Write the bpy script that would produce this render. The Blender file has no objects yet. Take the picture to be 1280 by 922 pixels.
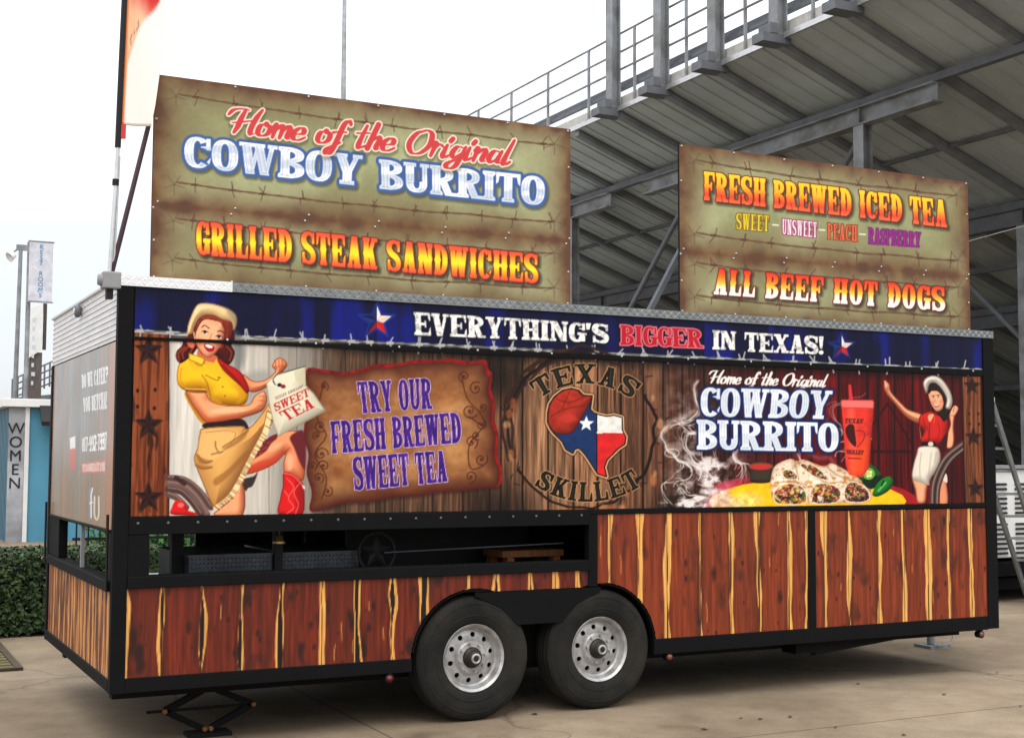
import bpy, bmesh, math, random
import numpy as np
from mathutils import Vector, Matrix
R = math.radians
SC = bpy.context.scene
COL = SC.collection

# ------------------------------------------------------------------ camera
CAM = np.array([-1.38762, -7.51139, 1.61161])
YAW, PIT, ROL, FPX = 4.71178286e-01, 6.79602979e-02, 3.53867756e-03, 1659.485
_f = np.array([math.sin(YAW)*math.cos(PIT), math.cos(YAW)*math.cos(PIT), math.sin(PIT)])
_r = np.array([math.cos(YAW), -math.sin(YAW), 0.0])
_u = np.cross(_r, _f)
_r, _u = _r*math.cos(ROL)+_u*math.sin(ROL), -_r*math.sin(ROL)+_u*math.cos(ROL)
cd = bpy.data.cameras.new('camera'); cam = bpy.data.objects.new('camera', cd); COL.objects.link(cam)
M = Matrix(((_r[0], _u[0], -_f[0], CAM[0]), (_r[1], _u[1], -_f[1], CAM[1]), (_r[2], _u[2], -_f[2], CAM[2]), (0, 0, 0, 1)))
cam.matrix_world = M
cd.sensor_fit = 'HORIZONTAL'; cd.sensor_width = 36.0; cd.lens = 36.0*FPX/1280.0
cd.clip_start = 0.1; cd.clip_end = 3000
SC.camera = cam

# ------------------------------------------------------------------ overcast sky, weak broad sun
SUN_EL, SUN_AZ = R(58), R(205)
w = bpy.data.worlds.new('World'); SC.world = w; w.use_nodes = True
nt = w.node_tree; N = nt.nodes; L = nt.links
for n in list(N): N.remove(n)
out = N.new('ShaderNodeOutputWorld'); add = N.new('ShaderNodeAddShader'); L.new(add.outputs[0], out.inputs[0])
sky = N.new('ShaderNodeTexSky'); sky.sky_type = 'NISHITA'; sky.sun_disc = False
sky.sun_elevation = SUN_EL; sky.sun_rotation = SUN_AZ; sky.air_density = 1.0; sky.dust_density = 4.0
b1 = N.new('ShaderNodeBackground'); b1.inputs[1].default_value = 0.05; L.new(sky.outputs[0], b1.inputs[0]); L.new(b1.outputs[0], add.inputs[0])
tc = N.new('ShaderNodeTexCoord'); sep = N.new('ShaderNodeSeparateXYZ'); L.new(tc.outputs['Generated'], sep.inputs[0])
ns = N.new('ShaderNodeTexNoise'); ns.inputs['Scale'].default_value = 2.2; ns.inputs['Detail'].default_value = 5; ns.inputs['Roughness'].default_value = .5
mp = N.new('ShaderNodeMapping'); mp.inputs['Scale'].default_value = (1, 1, 2.5); L.new(tc.outputs['Generated'], mp.inputs[0]); L.new(mp.outputs[0], ns.inputs['Vector'])
ma = N.new('ShaderNodeMath'); ma.operation = 'MULTIPLY_ADD'; L.new(ns.outputs['Fac'], ma.inputs[0]); ma.inputs[1].default_value = 0.22; L.new(sep.outputs['Z'], ma.inputs[2])
cr = N.new('ShaderNodeValToRGB'); L.new(ma.outputs[0], cr.inputs[0])
e = cr.color_ramp.elements
e[0].position = 0.10; e[0].color = (.285, .298, .312, 1)
e[1].position = 1.0; e[1].color = (1, 1, 1, 1)
x = cr.color_ramp.elements.new(.27); x.color = (.315, .325, .336, 1)
x = cr.color_ramp.elements.new(.40); x.color = (.50, .50, .505, 1)
b2 = N.new('ShaderNodeBackground'); b2.inputs[1].default_value = 2.7; L.new(cr.outputs[0], b2.inputs[0]); L.new(b2.outputs[0], add.inputs[1])
sd = bpy.data.lights.new('sun', 'SUN'); sun = bpy.data.objects.new('sun', sd); COL.objects.link(sun)
sd.energy = 0.8; sd.angle = R(25); sd.color = (1, .96, .9)
_sd = Vector((math.sin(SUN_AZ)*math.cos(SUN_EL), math.cos(SUN_AZ)*math.cos(SUN_EL), math.sin(SUN_EL)))
sun.rotation_euler = _sd.to_track_quat('Z', 'Y').to_euler()
SC.view_settings.view_transform = 'Standard'; SC.view_settings.look = 'None'
SC.view_settings.exposure = 0.0; SC.view_settings.gamma = 1; SC.view_settings.use_curve_mapping = False
SC.cycles.use_denoising = True
SC.cycles.max_bounces = 6

# ------------------------------------------------------------------ helpers
def ray(px, py): return _f + _r*(px-640)/FPX - _u*(py-461)/FPX
def hit(px, py, ax, v):
    d = ray(px, py); return CAM + d*((v-CAM[ax])/d[ax])
def project(X, Y, Z):
    dx, dy, dz = X-CAM[0], Y-CAM[1], Z-CAM[2]
    z = dx*_f[0]+dy*_f[1]+dz*_f[2]
    return (640+FPX*(dx*_r[0]+dy*_r[1]+dz*_r[2])/z, 461-FPX*(dx*_u[0]+dy*_u[1]+dz*_u[2])/z)

class MB:
    """collects shapes, builds ONE mesh object"""
    def __init__(s): s.v = []; s.f = []
    def add(s, vs, fs):
        o = len(s.v); s.v += [tuple(map(float, p)) for p in vs]; s.f += [tuple(o+i for i in f) for f in fs]; return s
    def box(s, x0, y0, z0, x1, y1, z1):
        p = [(x0,y0,z0),(x1,y0,z0),(x1,y1,z0),(x0,y1,z0),(x0,y0,z1),(x1,y0,z1),(x1,y1,z1),(x0,y1,z1)]
        return s.add(p, [(3,2,1,0),(4,5,6,7),(0,1,5,4),(1,2,6,5),(2,3,7,6),(3,0,4,7)])
    def prism(s, pts, d):
        """closed polygon of 3-D points swept by vector d"""
        n = len(pts); a = [tuple(p) for p in pts]; b = [tuple(np.add(p, d)) for p in pts]
        return s.add(a+b, [tuple(range(n))[::-1], tuple(range(n, 2*n))]+[(i, (i+1) % n, n+(i+1) % n, n+i) for i in range(n)])
    def bar(s, a, b, wx, wy, up=(0,0,1)):
        a = Vector(a); b = Vector(b); d = (b-a).normalized(); up = Vector(up)
        if abs(d.dot(up)) > .98: up = Vector((0,1,0))
        r = d.cross(up).normalized(); u = r.cross(d)
        p = []
        for c in (a, b):
            for i, j in ((-1,-1),(1,-1),(1,1),(-1,1)): p.append(c+r*wx/2*i+u*wy/2*j)
        return s.add(p, [(3,2,1,0),(4,5,6,7),(0,1,5,4),(1,2,6,5),(2,3,7,6),(3,0,4,7)])
    def tube(s, pts, rad, n=8, caps=True):
        pts = [Vector(p) for p in pts]; m = len(pts)
        rad = rad if hasattr(rad, '__len__') else [rad]*m
        vs = []; ref = None
        for i, p in enumerate(pts):
            d = (pts[min(i+1, m-1)]-pts[max(i-1, 0)]).normalized()
            if ref is None: ref = Vector((0,0,1)) if abs(d.z) < .9 else Vector((1,0,0))
            r = d.cross(ref).normalized(); u = r.cross(d); ref = u
            for k in range(n):
                t = 2*math.pi*k/n; vs.append(p+(r*math.cos(t)+u*math.sin(t))*rad[i])
        fs = [(i*n+k, i*n+(k+1) % n, (i+1)*n+(k+1) % n, (i+1)*n+k) for i in range(m-1) for k in range(n)]
        if caps: fs += [tuple(range(n))[::-1], tuple((m-1)*n+k for k in range(n))]
        return s.add(vs, fs)
    def lathe(s, prof, c, axis=(0,-1,0), n=48, closed=False):
        """prof: list of (radius, height along axis)"""
        ax = Vector(axis).normalized(); r = ax.orthogonal().normalized(); u = ax.cross(r); c = Vector(c)
        m = len(prof); vs = [c+ax*h+(r*math.cos(2*math.pi*k/n)+u*math.sin(2*math.pi*k/n))*q for q, h in prof for k in range(n)]
        rng = range(m) if closed else range(m-1)
        fs = [(i*n+k, i*n+(k+1) % n, ((i+1) % m)*n+(k+1) % n, ((i+1) % m)*n+k) for i in rng for k in range(n)]
        return s.add(vs, fs)
    def quad(s, a, b, c, d): return s.add([a,b,c,d], [(0,1,2,3)])
    def build(s, name, mat, parent=None, smooth=False, bevel=0, label=None):
        me = bpy.data.meshes.new(name); me.from_pydata(s.v, [], s.f); me.update()
        me.materials.append(mat)
        if smooth: me.polygons.foreach_set('use_smooth', [True]*len(me.polygons))
        o = bpy.data.objects.new(name, me); COL.objects.link(o)
        if parent is not None:
            o.parent = parent
            pr = parent; off = Vector((0,0,0))
            while pr is not None: off += pr.location; pr = pr.parent
            me.transform(Matrix.Translation(-off))
        bm = bmesh.new(); bm.from_mesh(me); bmesh.ops.recalc_face_normals(bm, faces=bm.faces); bm.to_mesh(me); bm.free()
        if bevel:
            m = o.modifiers.new('bevel', 'BEVEL'); m.width = bevel; m.segments = 2; m.limit_method = 'ANGLE'
        if label: o['label'] = label
        return o
def tag(o, label=None, cat=None, group=None, kind=None):
    if label: o['label'] = label
    if cat: o['category'] = cat
    if group: o['group'] = group
    if kind: o['kind'] = kind
    return o
def empty(name, loc, label, cat, group=None):
    o = bpy.data.objects.new(name, None); COL.objects.link(o); o.location = loc; o.empty_display_size = .2
    return tag(o, label, cat, group)
def copy_to(o, parent, delta):
    """copy of a mesh part (and its children) moved by delta in the parent's frame"""
    c = o.copy(); COL.objects.link(c); c.parent = parent; c.location = Vector(o.location)+Vector(delta)
    for ch in list(o.children): copy_to(ch, c, (0,0,0))
    return c

# ------------------------------------------------------------------ materials
def lin(c): return tuple(((v/255)/12.92 if v/255 <= .04045 else ((v/255+.055)/1.055)**2.4) for v in c)
MATS = {}
def mat(name, rgb, rough=.6, metal=0, spec=.5, var=.12, scale=6.0, bump=0, bscale=40, stretch=(1,1,1), srgb=True, dark=None):
    """principled with mottled base colour and optional bump"""
    m = bpy.data.materials.new(name); m.use_nodes = True; nt = m.node_tree; N = nt.nodes; L = nt.links
    p = N['Principled BSDF']; c = lin(rgb) if srgb else rgb
    p.inputs['Roughness'].default_value = rough; p.inputs['Metallic'].default_value = metal
    p.inputs['Specular IOR Level'].default_value = spec
    tc = N.new('ShaderNodeTexCoord'); mp = N.new('ShaderNodeMapping'); mp.inputs['Scale'].default_value = stretch
    L.new(tc.outputs['Object'], mp.inputs[0])
    n = N.new('ShaderNodeTexNoise'); n.inputs['Scale'].default_value = scale; n.inputs['Detail'].default_value = 6; n.inputs['Roughness'].default_value = .6
    L.new(mp.outputs[0], n.inputs['Vector'])
    cr = N.new('ShaderNodeValToRGB'); L.new(n.outputs['Fac'], cr.inputs[0])
    lo = dark and lin(dark) or tuple(v*(1-2*var) for v in c)
    cr.color_ramp.elements[0].position = .3; cr.color_ramp.elements[0].color = (*lo, 1)
    cr.color_ramp.elements[1].position = .7; cr.color_ramp.elements[1].color = (*[min(1, v*(1+var)) for v in c], 1)
    L.new(cr.outputs[0], p.inputs['Base Color'])
    mr = N.new('ShaderNodeMapRange'); mr.inputs[3].default_value = max(.05, rough-.1); mr.inputs[4].default_value = min(1, rough+.12)
    L.new(n.outputs['Fac'], mr.inputs[0]); L.new(mr.outputs[0], p.inputs['Roughness'])
    if bump:
        n2 = N.new('ShaderNodeTexNoise'); n2.inputs['Scale'].default_value = bscale; n2.inputs['Detail'].default_value = 4
        L.new(mp.outputs[0], n2.inputs['Vector'])
        b = N.new('ShaderNodeBump'); b.inputs['Strength'].default_value = bump; b.inputs['Distance'].default_value = .01
        L.new(n2.outputs['Fac'], b.inputs['Height']); L.new(b.outputs[0], p.inputs['Normal'])
    MATS[name] = m; return m
def print_mat(name, rough=.45, spec=.16):
    """printed vinyl: ink colours live in the mesh attribute 'ink'"""
    m = bpy.data.materials.new(name); m.use_nodes = True; N = m.node_tree.nodes; L = m.node_tree.links; p = N['Principled BSDF']
    a = N.new('ShaderNodeAttribute'); a.attribute_name = 'ink'; L.new(a.outputs['Color'], p.inputs['Base Color'])
    tc = N.new('ShaderNodeTexCoord'); n = N.new('ShaderNodeTexNoise'); n.inputs['Scale'].default_value = 3; n.inputs['Detail'].default_value = 5
    L.new(tc.outputs['Object'], n.inputs['Vector'])
    mr = N.new('ShaderNodeMapRange'); mr.inputs[3].default_value = rough-.08; mr.inputs[4].default_value = rough+.14
    L.new(n.outputs['Fac'], mr.inputs[0]); L.new(mr.outputs[0], p.inputs['Roughness'])
    b = N.new('ShaderNodeBump'); b.inputs['Strength'].default_value = .12; b.inputs['Distance'].default_value = .02
    L.new(n.outputs['Fac'], b.inputs['Height']); L.new(b.outputs[0], p.inputs['Normal'])
    p.inputs['Specular IOR Level'].default_value = spec
    return m
PRINT = print_mat('printed_vinyl')
BLACK = mat('black_steel', (12, 12, 13), .7, 0, .12, .15, 5)
DARK = mat('interior_black', (15, 15, 17), .6, 0, .3, .15, 5)
UNDER = mat('chassis_black', (18, 17, 17), .85, 0, .2, .2, 8)
RUBBER = mat('tyre_rubber', (40, 38, 34), .88, 0, .18, .2, 4, .3, 45, dark=(20, 20, 20))
RIM = mat('silver_wheel_paint', (182, 182, 182), .4, .45, .5, .08, 12, dark=(132, 130, 126))
HUBD = mat('greasy_hub', (50, 45, 42), .5, .6, .5, .2, 30)
ALU = mat('bright_aluminium', (200, 200, 200), .35, .75, .5, .08, 10)
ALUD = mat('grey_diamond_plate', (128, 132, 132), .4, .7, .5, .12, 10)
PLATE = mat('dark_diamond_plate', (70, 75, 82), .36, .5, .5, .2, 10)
CORR = mat('corrugated_aluminium', (206, 205, 206), .4, .3, .5, .08, 3, 0, 40, (1, 1, 6))
GREYM = mat('grey_plastic', (130, 130, 132), .5, 0, .5, .1)
STEEL = mat('galvanised_steel', (138, 143, 148), .55, .2, .4, .16, 2.2, dark=(98, 97, 95))
RAKE = mat('raker_steel', (122, 127, 132), .6, .1, .4, .15, 1.5)
STEELD = mat('grey_painted_beam', (100, 104, 110), .6, .1, .4, .15, 3)
DECK = mat('deck_underside', (166, 176, 178), .6, .0, .4, .10, .6)
WHITE = mat('white_paint', (214, 214, 212), .5, 0, .5, .05, 3)
BOLT = mat('screw_head', (160, 158, 152), .3, .7, .5, .05)
WOODN = mat('raw_brown_wood', (118, 74, 38), .6, 0, .3, .2, 5, .2, 30, (8, 1, 1))
MAROON = mat('maroon_tube', (52, 24, 28), .5, .2, .5, .15)
REDL = bpy.data.materials.new('x'); bpy.data.materials.remove(REDL)
REDL = mat('red_lens', (90, 16, 14), .3, 0, .5, .1)
AMBER = mat('amber_lens', (110, 52, 24), .3, 0, .5, .1)
# ------------------------------------------------------------------ numpy painter: prints are inked per vertex on fine sheets
_rng = np.random.RandomState(7)
_T = _rng.rand(256, 256)
def vnoise(x, y, seed=0):
    x = np.asarray(x, float)+seed*17.31; y = np.asarray(y, float)+seed*9.73
    xi = np.floor(x).astype(int); yi = np.floor(y).astype(int); fx = x-xi; fy = y-yi
    fx = fx*fx*(3-2*fx); fy = fy*fy*(3-2*fy)
    a = _T[xi & 255, yi & 255]; b = _T[(xi+1) & 255, yi & 255]; c = _T[xi & 255, (yi+1) & 255]; d = _T[(xi+1) & 255, (yi+1) & 255]
    return (a*(1-fx)+b*fx)*(1-fy)+(c*(1-fx)+d*fx)*fy
def fbm(x, y, o=4, seed=0):
    s = 0; a = .5; t = 0
    for i in range(o):
        s = s+a*vnoise(x*2**i, y*2**i, seed+i*3); t += a; a *= .5
    return s/t
def mixc(a, b, t):
    a = np.asarray(a, float); b = np.asarray(b, float); t = np.asarray(t)[..., None]
    return a*(1-t)+b*t
def sstep(a, b, x):
    t = np.clip((np.asarray(x, float)-a)/(b-a), 0, 1); return t*t*(3-2*t)
def sd_poly(pts, X, Y):
    pts = np.asarray(pts, float); d = np.full(X.shape, 1e9); ins = np.zeros(X.shape, bool); n = len(pts)
    for i in range(n):
        ax, ay = pts[i]; bx, by = pts[(i+1) % n]
        ex, ey = bx-ax, by-ay; L2 = ex*ex+ey*ey
        if L2 < 1e-12: continue
        wx, wy = X-ax, Y-ay
        t = np.clip((wx*ex+wy*ey)/L2, 0, 1)
        d = np.minimum(d, (wx-ex*t)**2+(wy-ey*t)**2)
        if ay != by:
            c = ((ay > Y) != (by > Y)) & (X < ex*(Y-ay)/ey+ax); ins ^= c
    d = np.sqrt(d); return np.where(ins, -d, d)
def sd_line(pts, X, Y):
    pts = np.asarray(pts, float); d = np.full(X.shape, 1e9)
    for (ax, ay), (bx, by) in zip(pts[:-1], pts[1:]):
        ex, ey = bx-ax, by-ay; L2 = ex*ex+ey*ey+1e-12
        t = np.clip(((X-ax)*ex+(Y-ay)*ey)/L2, 0, 1)
        d = np.minimum(d, (X-ax-ex*t)**2+(Y-ay-ey*t)**2)
    return np.sqrt(d)
def sd_stroke(p, X, Y):
    c = p[:, 0]; r = np.linalg.norm(p[:, 1]-p[:, 2], axis=1)/2; d = np.full(X.shape, 1e9)
    for i in range(len(c)-1):
        ax, ay = c[i]; ex, ey = c[i+1]-c[i]; L2 = ex*ex+ey*ey+1e-12
        t = np.clip(((X-ax)*ex+(Y-ay)*ey)/L2, 0, 1)
        d = np.minimum(d, np.hypot(X-ax-ex*t, Y-ay-ey*t)-(r[i]*(1-t)+r[i+1]*t))
    return d
def smooth(pts, closed=True, k=4):
    p = np.asarray(pts, float); n = len(p); o = []
    for i in range(n if closed else n-1):
        if closed: a, b, c, d = p[(i-1) % n], p[i], p[(i+1) % n], p[(i+2) % n]
        else: a, b, c, d = p[max(i-1, 0)], p[i], p[i+1], p[min(i+2, n-1)]
        for j in range(k):
            t = j/k
            o.append(.5*((2*b)+(c-a)*t+(2*a-5*b+4*c-d)*t*t+(3*b-a-3*c+d)*t**3))
    if not closed: o.append(p[-1])
    return np.array(o)
def frame(ox, oy, s): return lambda pts: np.asarray(pts, float)*s+np.array([ox, oy])

class Sheet:
    """a flat printed sheet: grid of vertices on a plane, painted in photograph-measured coordinates"""
    def __init__(s, plane, off, u0, u1, v0, v1, step):
        s.plane, s.off = plane, off
        s.nu = int(round((u1-u0)/step))+1; s.nv = int(round((v1-v0)/step))+1
        s.U, s.V = np.meshgrid(np.linspace(u0, u1, s.nu), np.linspace(v1, v0, s.nv))
        if plane == 'y': s.P = (s.U, np.full_like(s.U, off), s.V)
        else: s.P = (np.full_like(s.U, off), s.U, s.V)
        s.X, s.Y = project(*s.P)
        s.C = np.zeros((s.nv, s.nu, 3)); s.lab = np.zeros((s.nv, s.nu), int)
    def win(s, x0, y0, x1, y1):
        m = (s.X >= x0) & (s.X <= x1) & (s.Y >= y0) & (s.Y <= y1)
        r = np.where(m.any(1))[0]; c = np.where(m.any(0))[0]
        if len(r) == 0: return None
        return slice(r[0], r[-1]+1), slice(c[0], c[-1]+1)
    def blend(s, w, a, col, lab=None):
        s.C[w] = s.C[w]*(1-a[..., None])+np.asarray(col, float)*a[..., None]
        if lab is not None: s.lab[w] = np.where(a > .5, lab, s.lab[w])
    def poly(s, pts, col, lab=None, sm=True, soft=.9, shade=0, hi=None, edge=None, alpha=1, light=(-.5, -.8), nz=0, warm=0):
        """airbrushed patch: shade darkens towards the rim away from the drawn light"""
        p = smooth(pts) if sm else np.asarray(pts, float)
        w = s.win(p[:,0].min()-4, p[:,1].min()-4, p[:,0].max()+4, p[:,1].max()+4)
        if w is None: return
        X, Y = s.X[w], s.Y[w]; d = sd_poly(p, X, Y)
        a = np.clip(.5-d/soft, 0, 1)*alpha; c = np.broadcast_to(np.asarray(col, float), X.shape+(3,)).copy()
        if shade:
            sx = (p[:,0].max()-p[:,0].min()); sy = (p[:,1].max()-p[:,1].min()); r = max(3., .28*min(sx, sy))
            g = np.gradient(d); q = np.hypot(g[0], g[1])+1e-6
            ndl = -(g[1]/q*light[0]+g[0]/q*light[1])      # rim faces away from the light -> darker
            rim = np.clip(1+d/r, 0, 1)**1.5
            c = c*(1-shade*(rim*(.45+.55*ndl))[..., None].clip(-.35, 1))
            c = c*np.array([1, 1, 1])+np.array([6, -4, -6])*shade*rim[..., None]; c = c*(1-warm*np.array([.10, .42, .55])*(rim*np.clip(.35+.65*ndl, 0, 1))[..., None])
        if nz: c = c*(1+nz*(fbm(X/6, Y/6, 3, 5)-.5)[..., None])
        if edge is not None:
            t = np.clip(1-np.abs(d+.6)/1.0, 0, 1); c = mixc(c, np.broadcast_to(np.asarray(edge, float), c.shape), t)
        s.blend(w, a, c.clip(0, 255), lab)
    def line(s, pts, width, col, lab=None, sm=True, soft=.9, alpha=1, taper=False):
        p = smooth(pts, False) if sm and len(pts) > 2 else np.asarray(pts, float); q = width/2+3
        w = s.win(p[:,0].min()-q, p[:,1].min()-q, p[:,0].max()+q, p[:,1].max()+q)
        if w is None: return
        d = sd_line(p, s.X[w], s.Y[w])-width/2
        s.blend(w, np.clip(.5-d/soft, 0, 1)*alpha, col, lab)
    def ell(s, cx, cy, rx, ry, col, rot=0, **k):
        t = np.linspace(0, 2*math.pi, 22, endpoint=False); c, sn = math.cos(rot), math.sin(rot)
        x, y = rx*np.cos(t), ry*np.sin(t)
        s.poly(np.stack([cx+x*c-y*sn, cy+x*sn+y*c], 1), col, sm=False, **k)
    def text(s, items, layers, lab=None, pad=10):
        """items: list of (polys in px). layers: fn(d, X, Y) -> [(alpha, colour)]"""
        allp = np.concatenate([p.reshape(-1, 2) for g in items for p in g])
        w = s.win(allp[:,0].min()-pad, allp[:,1].min()-pad, allp[:,0].max()+pad, allp[:,1].max()+pad)
        if w is None: return
        X, Y = s.X[w], s.Y[w]; D = np.full(X.shape, 1e3)
        for g in items:
            q = np.concatenate([p.reshape(-1, 2) for p in g])
            m = (X >= q[:,0].min()-pad) & (X <= q[:,0].max()+pad) & (Y >= q[:,1].min()-pad) & (Y <= q[:,1].max()+pad)
            r = np.where(m.any(1))[0]; c = np.where(m.any(0))[0]
            if len(r) == 0: continue
            ww = (slice(r[0], r[-1]+1), slice(c[0], c[-1]+1)); x, y = X[ww], Y[ww]
            for p in g: D[ww] = np.minimum(D[ww], sd_poly(p, x, y) if p.ndim == 2 else sd_stroke(p, x, y))
        for a, c, l in layers(D, X, Y): s.blend(w, np.clip(a, 0, 1), c, lab if l else None)
    def emit(s, names, mat, parents, keep=None, gamma=1.0):
        """faces are dealt out by label: every label one mesh object, colours continuous"""
        idx = np.arange(s.nu*s.nv).reshape(s.nv, s.nu)
        q = np.stack([idx[1:, :-1], idx[1:, 1:], idx[:-1, 1:], idx[:-1, :-1]], -1).reshape(-1, 4)
        fl = s.lab[1:, :-1].reshape(-1)
        if keep is not None:
            kk = keep(s.U, s.V); kk = kk[1:, :-1] & kk[1:, 1:] & kk[:-1, 1:] & kk[:-1, :-1]; fl = np.where(kk.reshape(-1), fl, -1)
        co = np.stack([a.reshape(-1) for a in s.P], 1)
        c = (s.C.reshape(-1, 3)/255).clip(0, 1)**gamma; c = np.where(c <= .04045, c/12.92, ((c+.055)/1.055)**2.4)
        res = {}
        for l, (name, label) in names.items():
            f = q[fl == l]
            if len(f) == 0: continue
            used, inv = np.unique(f.reshape(-1), return_inverse=True)
            me = bpy.data.meshes.new(name); n = len(f)
            me.vertices.add(len(used)); par = parents[l](res) if callable(parents.get(l)) else parents.get(l)
            o = bpy.data.objects.new(name, me)
            off = np.zeros(3); pr = par
            while pr is not None: off += np.array(pr.location); pr = pr.parent
            me.vertices.foreach_set('co', (co[used]-off).astype(np.float32).reshape(-1))
            me.loops.add(4*n); me.loops.foreach_set('vertex_index', inv.reshape(-1).astype(np.int32))
            me.polygons.add(n); me.polygons.foreach_set('loop_start', np.arange(0, 4*n, 4, dtype=np.int32))
            me.update(calc_edges=True)
            at = me.attributes.new('ink', 'FLOAT_COLOR', 'POINT')
            at.data.foreach_set('color', np.concatenate([c[used], np.ones((len(used), 1))], 1).astype(np.float32).reshape(-1))
            me.materials.append(mat); COL.objects.link(o); o.parent = par
            if label: o['label'] = label
            res[l] = o
        return res

# ---- letters: slab capitals built from stems, bowls and slabs (unit cap height)
def _rect(x0, y0, x1, y1): return [(x0, y0), (x1, y0), (x1, y1), (x0, y1)]
def _arc(cx, cy, rx, ry, a0, a1, s, h, n=18, ex=2.4):
    t = np.radians(np.linspace(a0, a1, n)); c, sn = np.cos(t), np.sin(t)
    o = np.stack([cx+rx*np.sign(c)*np.abs(c)**(2/ex), cy+ry*np.sign(sn)*np.abs(sn)**(2/ex)], 1)
    i = np.stack([cx+(rx-s)*np.sign(c)*np.abs(c)**(2/ex), cy+(ry-h)*np.sign(sn)*np.abs(sn)**(2/ex)], 1)
    return [tuple(p) for p in o]+[tuple(p) for p in i[::-1]]
def _strip(pts, wd):
    p = smooth(pts, False, 4); n = len(p); k = np.interp(np.linspace(0, 1, n), np.linspace(0, 1, len(wd)), wd)
    d = np.gradient(p, axis=0); d /= np.linalg.norm(d, axis=1)[:, None]+1e-9; nn = np.stack([-d[:,1], d[:,0]], 1)*k[:, None]/2
    return np.stack([p, p+nn, p-nn], 1)
def glyph(ch, W=.6, s=.2, h=.1, sl=.1, se=.06, bump=0):
    w = W; P = []
    def stem(x, t=s, top=True, bot=True):
        P.append(_rect(x, 0, x+t, 1))
        if bot: P.append([(x-se, 0), (x+t+se, 0), (x+t+se, sl*.8), (x+t, sl*1.5), (x, sl*1.5), (x-se, sl*.8)])
        if top: P.append([(x-se, 1), (x+t+se, 1), (x+t+se, 1-sl*.8), (x+t, 1-sl*1.5), (x, 1-sl*1.5), (x-se, 1-sl*.8)])
        if bump: P.append([(x-bump, .5), (x, .5-.09), (x+t, .5-.09), (x+t+bump, .5), (x+t, .59), (x, .59)])
    def diag(x0, y0, x1, y1, t): P.append([(x0-t/2, y0), (x0+t/2, y0), (x1+t/2, y1), (x1-t/2, y1)])
    def foot(x, t, y0=0):
        y = (0, sl) if y0 == 0 else (1-sl, 1); P.append(_rect(x-t/2-se, y[0], x+t/2+se, y[1]))
    a = se
    if ch == 'A':
        w = W*1.08; diag(a+h*.7, 0, w/2-s*.12, 1, h*1.1); diag(w-a-s*.6, 0, w/2+s*.05, 1, s*1.15); P.append(_rect(w*.24, .26, w*.7, .26+h*.9))
        foot(a+h*.7, h*1.1); foot(w-a-s*.6, s*1.1); P.append(_rect(w/2-s*.5, .93, w/2+s*.5, 1))
    elif ch == 'B':
        stem(a); P.append(_arc(a+s*.6, .755, w-a-s*.7, .245, -90, 90, s*.95, h)); P.append(_arc(a+s*.6, .265, w-a-s*.6, .265, -90, 90, s, h))
    elif ch in 'CG':
        P.append(_arc(w/2, .5, w/2, .5, 48, 312 if ch == 'C' else 330, s, h)); P.append(_rect(w-h*1.1, .62, w-.01, .97)); P.append([(w-s*1.1, .70), (w, .62), (w, .72)])
        if ch == 'C': P.append([(w-h*.9, .22), (w, .34), (w-.04, .16)])
        else: P.append(_rect(w-s, .05, w, .44)); P.append(_rect(w-s-se*1.4, .38, w+se, .38+sl))
    elif ch == 'D':
        stem(a); P.append(_arc(a+s*.5, .5, w-a-s*.5, .5, -90, 90, s, h))
    elif ch in 'EF':
        stem(a); P.append(_rect(a, 1-h, w, 1)); P.append([(w-h, 1), (w, 1), (w, .66), (w-h*.5, .72)])
        P.append(_rect(a+s*.9, .5-h/2, w*.74, .5+h/2)); P.append(_rect(w*.74-h*.5, .36, w*.74, .64))
        if ch == 'E': w2 = w*1.03; P.append(_rect(a, 0, w2, h)); P.append([(w2-h, 0), (w2, 0), (w2, .36), (w2-h*.5, .28)]); w = w2
    elif ch == 'H':
        w = W*1.1; stem(a); stem(w-a-s); P.append(_rect(a+s, .5-h/2, w-a-s, .5+h/2))
    elif ch == 'I':
        stem(a); w = s+2*a
    elif ch == 'K':
        w = W*1.08; stem(a); diag(a+s*.95, .36, w-a-h*.6, 1, h*1.3); diag(w-a-s*.5, 0, a+s+(w-a-s)*.22, .6, s*1.05); foot(w-a-s*.5, s*.9); foot(w-a-h*.6, h*1.4, 1)
    elif ch == 'L':
        w = W*.92; stem(a); P.append(_rect(a, 0, w, h)); P.append([(w-h, 0), (w, 0), (w, .42), (w-h*.5, .32)])
    elif ch == 'M':
        w = W*1.35; stem(a, h*1.2); stem(w-a-s); diag(w*.47, .08, a+s*.6, 1, s*.95); diag(w*.47, .08, w-a-s*.7, 1, h)
    elif ch == 'N':
        w = W*1.12; stem(a, h*1.3); stem(w-a-h*1.3, h*1.3, True, False); diag(w-a-h*1.1, 0, a+h*1.1, 1, s*1.1)
    elif ch in 'O0Q':
        P.append(_arc(w/2, .5, w/2, .5, -6, 186, s, h)); P.append(_arc(w/2, .5, w/2, .5, 174, 366, s, h))
        if bump: P.append([(-bump, .5), (.02, .42), (s, .42), (s, .58), (.02, .58)]); P.append([(w+bump, .5), (w-.02, .42), (w-s, .42), (w-s, .58), (w-.02, .58)])
    elif ch in 'PR':
        stem(a); P.append(_arc(a+s*.6, .73, w-a-s*.65, .27, -90, 90, s*.95, h))
        if ch == 'R': w = W*1.08; diag(w-a-s*.55, 0, w*.5, .5, s*.95); P.append(_rect(w-a-s*1.0, 0, w+se*.4, sl*.9))
    elif ch == 'S':
        q = np.array([(.9,.74),(.8,.90),(.5,.955),(.2,.87),(.16,.70),(.34,.56),(.66,.45),(.85,.30),(.8,.12),(.5,.045),(.2,.12),(.1,.30)])*[w, 1]
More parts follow.
